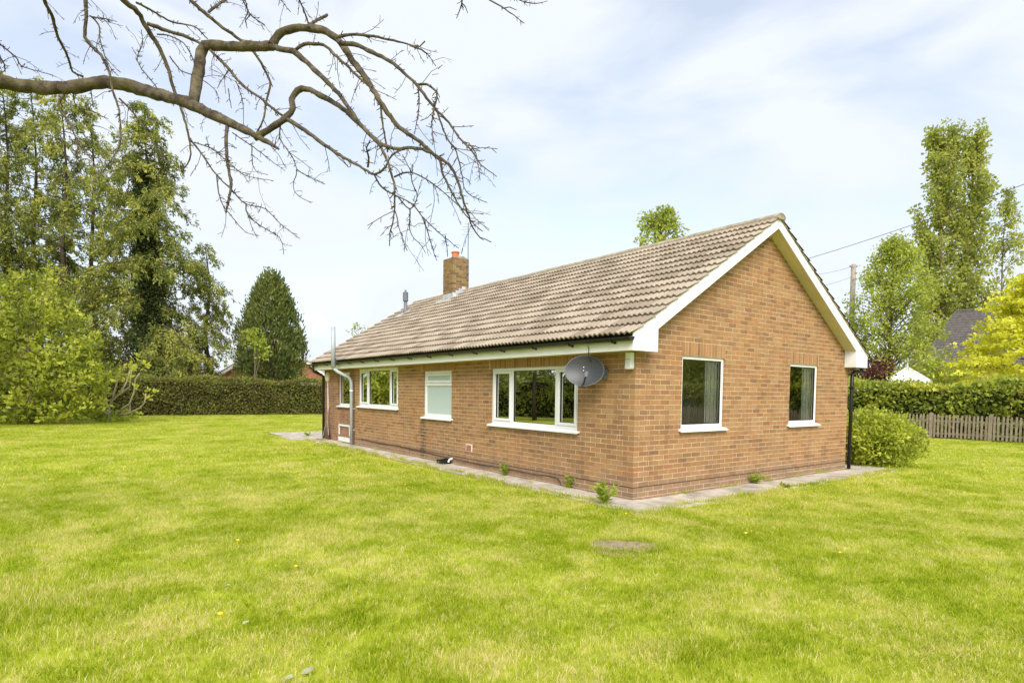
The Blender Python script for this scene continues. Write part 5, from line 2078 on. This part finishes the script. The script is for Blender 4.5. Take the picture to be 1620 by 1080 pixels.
for (pts, w0_, w1_, drift) in BR:
    sp = smooth_path(pts)
    n_ = len(sp)
    P, Rr = [], []
    for i, (u, v) in enumerate(sp):
        f_ = i/(n_-1)
        d_ = base_depth(u, v)+drift*f_*1.1
        jt = 0.5+0.025*min(w0_, 18)
        P.append(at(u+br_rng.uniform(-jt, jt), v+br_rng.uniform(-jt, jt), d_))
        w_ = w0_+(w1_-w0_)*f_
        if w0_ > 30:
            w_ = np.interp(u, [-240, -60, 0, 80, 170, 300, 345, 400, 430, 442], [28, 24, 22, 20, 18.5, 18.5, 15, 10.5, 6, 3])
        Rr.append(max(0.0026, 0.5*w_/FPX*d_*(1+br_rng.uniform(-.09, .09)+0.04*sin(i*0.7+u*0.05))))
    b = MB()
    b.tube(P, Rr, 10 if w0_ > 8 else 6)
    # spurs and side twigs
    if len(P) > 3:
        length = sum(np.linalg.norm(P[i+1]-P[i]) for i in range(n_-1))
        thin = w0_ < 14
        ns = int(length*(34 if w0_ < 7 else 16))
        for k in range(ns):
            i = br_rng.randrange(1 if w0_ < 7 else n_//4, n_-1)
            t_ = P[i+1]-P[i]
            t_ = t_/np.linalg.norm(t_)
            sd_ = np.cross(t_, np.array([br_rng.gauss(0, 1), br_rng.gauss(0, 1), br_rng.gauss(0, 1)]))
            sd_ = sd_/(np.linalg.norm(sd_)+1e-9)
            ln = br_rng.uniform(0.012, 0.05) if br_rng.random() < 0.86 else br_rng.uniform(0.08, 0.24)
            d_ = sd_*0.85+t_*0.65
            p0 = P[i]+sd_*Rr[i]*0.5
            r_ = min(Rr[i]*0.6, 0.0038 if ln < 0.06 else 0.003)
            mid = p0+d_*ln*0.5+np.array([br_rng.uniform(-.1, .1), br_rng.uniform(-.1, .1), br_rng.uniform(-.15, .05)])*ln
            tip = p0+d_*ln+np.array([0, 0, -0.15 if ln > 0.06 else 0])*ln
            b.tube([p0, mid, tip], [r_, r_*0.9, r_*0.75], 4)
            if ln > 0.08:
                for f_ in (0.5, 0.8):
                    q = p0+(tip-p0)*f_
                    d2 = np.cross(d_, np.array([br_rng.gauss(0, 1) for _ in range(3)]))
                    d2 = d2/(np.linalg.norm(d2)+1e-9)
                    b.tube([q, q+(d2+d_)*ln*0.16], [r_*0.8, r_*0.6], 4)
    b.build('branch', M['apple_bark'], tree, smooth=True)
lm = at(-620/2.572, 420/2.572, base_depth(-241, 163))
g_ = at(-420, 300, base_depth(-420, 300)+0.1)
g_[2] = 0
b = MB()
b.tube([g_+np.array([0, 0, -0.1]), g_+np.array([0.02, 0, 0.25]), g_*0.8+lm*0.2+np.array([0, 0, 0.5]), g_*0.45+lm*0.55+np.array([0, 0, 0.55]), lm], [0.34, 0.25, 0.20, 0.15, 0.10], 14)
b.build('trunk', M['apple_bark'], tree, smooth=True)

# ------------------------------------------------------------------ lawn details
def weed(name, label, p, h, n_, spread, cat='weed', group=None, size=0.07):
    t_ = thing(name, label, cat, p, group)
    rng = np.random.default_rng(int(abs(p[0]*100+p[1]*57))+3)
    b = MB()
    lv = Leaves()
    for i in range(n_):
        az = rng.random()*2*pi
        tip = np.array(p)+np.array([spread*cos(az)*rng.random(), spread*sin(az)*rng.random(), h*rng.uniform(0.5, 1.05)])
        b.tube([np.array(p)+rng.normal(size=3)*np.array([.02, .02, 0]), (np.array(p)+tip)/2+np.array([0, 0, .04*h]), tip], [0.004, 0.003, 0.002], 4)
        ts = rng.random((9, 1))*0.8+0.2
        C = np.array(p)+(tip-np.array(p))*ts
        ax = rng.normal(size=(9, 3))
        ax[:, 2] = abs(ax[:, 2])*0.6
        s = size*rng.uniform(0.6, 1.3, 9)
        lv.add(C, ax, s, s*0.45, rng.random(9))
    b.build('stems', M['lf_weed'], t_)
    lv.build('leaves', M['lf_weed'], t_)
    return t_


weed('wall_weed', 'leafy weed growing at the wall foot below the three-light window', (-0.07, 3.05, 0), 0.22, 9, 0.12)
weed('wall_weed', 'thin weed growing beside the end of the wall cable', (-0.06, 1.30, 0), 0.22, 7, 0.09)
weed('corner_weed', 'bushy weed on the path edge by the near wall corner', (-0.55, 0.02, 0), 0.30, 20, 0.22, size=0.085)
weed('wall_weed', 'green weed growing at the foot of the gable wall', (3.05, -0.10, 0), 0.20, 12, 0.14, size=0.08)
weed('path_weed', 'small weed in a joint of the gable path', (3.05, -0.62, 0), 0.07, 6, 0.12)
weed('path_weed', 'tuft of weed in the joint of the end patio', (-0.1, 14.2, 0), 0.10, 8, 0.12)

# sunken slab in the lawn
sp_ = np.array([-2.05, -1.74, 0])
b = MB()
rg = random.Random(3)
ring = []
for k in range(22):
    q = 2*pi*k/22
    r_ = 0.35*(1+0.18*sin(3*q+1)+rg.uniform(-.1, .1))
    ring.append((r_*cos(q)*1.15, r_*sin(q)*0.8))
ax2 = np.array([_R[0], _R[1], 0])
ay2 = np.array([_F[0], _F[1], 0])/np.linalg.norm(_F[:2])
b.prism(ring, sp_+np.array([0, 0, -0.05]), ax2, ay2, (0, 0, 0.056))
tag(b.build('sunken_slab', M['soil']), 'worn sunken stone slab half overgrown in the lawn', 'slab')

# dandelions and pale leaves
dm = MB()
dm.lathe((0, 0, 0), [(0.002, 0), (0.002, 0.045), (0.017, 0.05), (0.019, 0.056), (0.010, 0.062)], 8)
d_me = dm.mesh('dandelion', M['yellow'])
dl = [(375, 862), (468, 902), (990, 816), (420, 700), (300, 720), (135, 720), (205, 732), (80, 762), (400, 690), (478, 728), (640, 770), (1560, 733), (1445, 738), (1400, 745), (1495, 750), (560, 740), (525, 700), (265, 716), (1330, 880), (680, 810), (350, 980), (1180, 850), (60, 705), (330, 690), (455, 712)]
for (u, v) in dl:
    o = link('dandelion', d_me)
    p_ = ground(u, v)
    o.location = (p_[0], p_[1], 0.0)
    s_ = random.uniform(0.7, 1.0)
    o.scale = (s_, s_, s_)
    o.rotation_euler = (random.uniform(-.2, .2), random.uniform(-.2, .2), 0)
    tag(o, 'small yellow dandelion flower in the lawn', 'dandelion', 'dandelions in the lawn')
for (u, v, s_) in [(487, 1064, 0.034), (455, 1076, 0.028), (388, 988, 0.022), (360, 928, 0.016)]:
    p_ = ground(u, v)
    b = MB()
    ring = [(s_*cos(2*pi*k/10)*(1.1 if k % 2 else .9), s_*0.7*sin(2*pi*k/10)) for k in range(10)]
    vs = [(p_[0]+a_, p_[1]+c_, 0.018+0.25*a_+random.uniform(-.006, .006)) for a_, c_ in ring]+[(p_[0], p_[1], 0.010)]
    b.add(vs, [(k, (k+1) % 10, 10) for k in range(10)])
    o = b.build('pale_leaf', M['pale_leaf'])
    md = o.modifiers.new('thick', 'SOLIDIFY')
    md.thickness = 0.002
    tag(o, 'pale dead leaf lying on the grass', 'leaf', 'pale leaves on the lawn')

# ------------------------------------------------------------------ grass
def in_frustum(P, margin=140):
    d = P-CAM_POS
    z = d@_F
    u = PPX+FPX*(d@_R2)/np.maximum(z, .01)
    return (z > 1.0) & (u > -margin-300/np.maximum(z, 1)) & (u < 1620+margin+300/np.maximum(z, 1)), z


def on_lawn(P, edge=0.0):
    x_, y_ = P[:, 0], P[:, 1]
    w1 = 0.03*np.sin(y_*3.1)+0.03*np.sin(y_*7.7+1)
    w2 = 0.03*np.sin(x_*2.7)+0.03*np.sin(x_*6.9+1)
    blocked = (x_ > -0.60-edge+w1) & (x_ < W+1.05) & (y_ > -0.66-edge+w2) & (y_ < L)
    blocked |= (x_ > -0.95-edge+w1) & (x_ < 2.3) & (y_ >= L-0.5) & (y_ < 16.3+w2)
    q = (P-sp_) @ ax2
    r_ = (P-sp_) @ ay2
    blocked |= (q/0.31)**2+((r_-0.02)/0.20)**2+0.25*np.sin(q*21)*np.cos(r_*17) < 1
    return ~blocked


def blades(n_, rad, h, w_, rng):
    q = rng.random(n_)*2*pi
    r_ = rad*np.sqrt(rng.random(n_))
    P = np.stack([r_*np.cos(q), r_*np.sin(q), np.full(n_, -0.012)], 1)
    az = rng.random(n_)*2*pi
    d = np.stack([np.cos(az), np.sin(az), np.zeros(n_)], 1)
    sd_ = np.stack([-np.sin(az+rng.normal(size=n_)*.5), np.cos(az+rng.normal(size=n_)*.5), np.zeros(n_)], 1)
    hh = h*rng.uniform(0.45, 1.25, n_)[:, None]
    ln = hh*rng.uniform(0.15, 1.1, n_)[:, None]
    ww = (w_*rng.uniform(0.6, 1.3, n_))[:, None]
    up = np.array([0, 0, 1.0])
    m_ = P+up*hh*0.62+d*ln*0.38
    t_ = P+up*hh*0.95+d*ln
    q1 = np.stack([P-sd_*ww*.5, P+sd_*ww*.5, m_+sd_*ww*.42, m_-sd_*ww*.42], 1)
    q2 = np.stack([m_-sd_*ww*.42, m_+sd_*ww*.42, t_+sd_*ww*.08, t_-sd_*ww*.08], 1)
    rn = rng.random(n_)
    return np.concatenate([q1, q2]), np.concatenate([rn, rn])


def grass_object(name, pts, scl, n_blades, rad, h, w_, seed):
    rng = np.random.default_rng(seed)
    V, R_ = blades(n_blades, rad, h, w_, rng)
    nv = len(V)*4
    co = np.concatenate([V.reshape(-1, 3), pts])
    me = bpy.data.meshes.new(name)
    me.vertices.add(len(co))
    me.vertices.foreach_set('co', co.reshape(-1).astype(np.float32))
    me.loops.add(nv)
    me.loops.foreach_set('vertex_index', np.arange(nv, dtype=np.int32))
    me.polygons.add(len(V))
    me.polygons.foreach_set('loop_start', np.arange(0, nv, 4, dtype=np.int32))
    me.polygons.foreach_set('loop_total', np.full(len(V), 4, np.int32))
    me.update(calc_edges=True)
    z = np.zeros(len(pts))
    for nm, val in (('rnd', np.concatenate([np.repeat(R_, 4), z])), ('pt', np.concatenate([np.zeros(nv), z+1])),
                    ('scl', np.concatenate([np.ones(nv), scl])), ('rotz', np.concatenate([np.zeros(nv), rng.random(len(pts))*2*pi]))):
        a_ = me.attributes.new(nm, 'FLOAT', 'POINT')
        a_.data.foreach_set('value', val.astype(np.float32))
    me.materials.append(M['grass'])
    o = link(name, me)
    ng = bpy.data.node_groups.new(name+'_scatter', 'GeometryNodeTree')
    ng.interface.new_socket('Geometry', in_out='INPUT', socket_type='NodeSocketGeometry')
    ng.interface.new_socket('Geometry', in_out='OUTPUT', socket_type='NodeSocketGeometry')
    gi, go = ng.nodes.new('NodeGroupInput'), ng.nodes.new('NodeGroupOutput')

    def named(nm):
        q = ng.nodes.new('GeometryNodeInputNamedAttribute')
        q.data_type = 'FLOAT'
        q.inputs['Name'].default_value = nm
        return q.outputs['Attribute']
    cmp_ = ng.nodes.new('FunctionNodeCompare')
    cmp_.data_type = 'FLOAT'
    cmp_.operation = 'GREATER_THAN'
    cmp_.inputs[1].default_value = 0.5
    ng.links.new(named('pt'), cmp_.inputs[0])
    sep = ng.nodes.new('GeometryNodeSeparateGeometry')
    sep.domain = 'POINT'
    ng.links.new(gi.outputs[0], sep.inputs[0])
    ng.links.new(cmp_.outputs[0], sep.inputs[1])
    mtp = ng.nodes.new('GeometryNodeMeshToPoints')
    ng.links.new(sep.outputs[0], mtp.inputs[0])
    iop = ng.nodes.new('GeometryNodeInstanceOnPoints')
    ng.links.new(mtp.outputs[0], iop.inputs['Points'])
    ng.links.new(sep.outputs[1], iop.inputs['Instance'])
    cx = ng.nodes.new('ShaderNodeCombineXYZ')
    ng.links.new(named('rotz'), cx.inputs[2])
    ng.links.new(cx.outputs[0], iop.inputs['Rotation'])
    cs = ng.nodes.new('ShaderNodeCombineXYZ')
    s_ = named('scl')
    ng.links.new(s_, cs.inputs[2])
    cs.inputs[0].default_value = 1
    cs.inputs[1].default_value = 1
    ng.links.new(cs.outputs[0], iop.inputs['Scale'])
    ng.links.new(iop.outputs[0], go.inputs[0])
    md = o.modifiers.new('scatter', 'NODES')
    md.node_group = ng
    tag(o, kind='stuff')
    return o


rng = np.random.default_rng(77)


def scatter(n_, zmin, zmax, dens_fn, edge):
    c = CAM_POS+np.array([_F[0], _F[1], 0])*zmax/2
    ext = zmax*1.1
    P = np.stack([rng.uniform(c[0]-ext, c[0]+ext, n_), rng.uniform(c[1]-ext, c[1]+ext, n_), np.zeros(n_)], 1)
    ok, z = in_frustum(P)
    ok &= (z > zmin) & (z < zmax) & on_lawn(P, edge)
    P, z = P[ok], z[ok]
    keep = rng.random(len(P)) < dens_fn(z)
    P = P[keep]
    return P[(P[:, 0] < 20.2)]


def patch_scale(P):
    """longer, lusher growth in irregular patches"""
    s = 0.85+0.16*np.sin(P[:, 0]*1.3+np.sin(P[:, 1]*0.9)*1.5)*np.sin(P[:, 1]*1.1+1.0+np.sin(P[:, 0]*.7))
    lush = ground(40, 945)
    s = s*(1+1.1*np.exp(-np.sum((P-lush)**2, 1)/0.35))
    return s*rng.uniform(0.75, 1.25, len(P))


Pn = scatter(52000, 2.0, 11.0, lambda z: np.clip((11.5-z)/4, 0, 1), 0.02)
grass_object('grass', Pn, patch_scale(Pn), 95, 0.16, 0.042, 0.0042, 1)
Pf = scatter(130000, 7.0, 48.0, lambda z: np.clip((z-7)/4, 0, 1)*np.clip(22/z, .35, 1), 0.12)
grass_object('grass', Pf, patch_scale(Pf), 110, 0.34, 0.045, 0.009, 2)
# longer fringe along the path edges and round the slab
ed = []
for y_ in np.arange(-0.7, 12.8, 0.05):
    ed.append((-0.60+rng.uniform(-.06, .05)+0.05*sin(y_*2.3)+0.04*sin(y_*5.1), y_, 0))
for x_ in np.arange(-0.7, W+1.1, 0.05):
    ed.append((x_, -0.67+rng.uniform(-.06, .05)+0.05*sin(x_*2.1)+0.04*sin(x_*4.7), 0))
for k in range(26):
    ed.append((-rng.uniform(0.02, 0.5), rng.uniform(0.3, 12.5), 0))
    ed.append((rng.uniform(0.2, W+0.6), -rng.uniform(0.02, 0.04), 0))
for k in range(60):
    q = 2*pi*k/60
    p_ = sp_+ax2*0.36*cos(q)*1.1+ay2*0.25*sin(q)
    ed.append((p_[0], p_[1], 0))
Pe = np.array(ed)
Pe = Pe[rng.random(len(Pe)) < 0.75]
grass_object('grass_fringe', Pe, rng.uniform(0.6, 1.35, len(Pe)), 26, 0.055, 0.085, 0.0045, 3)
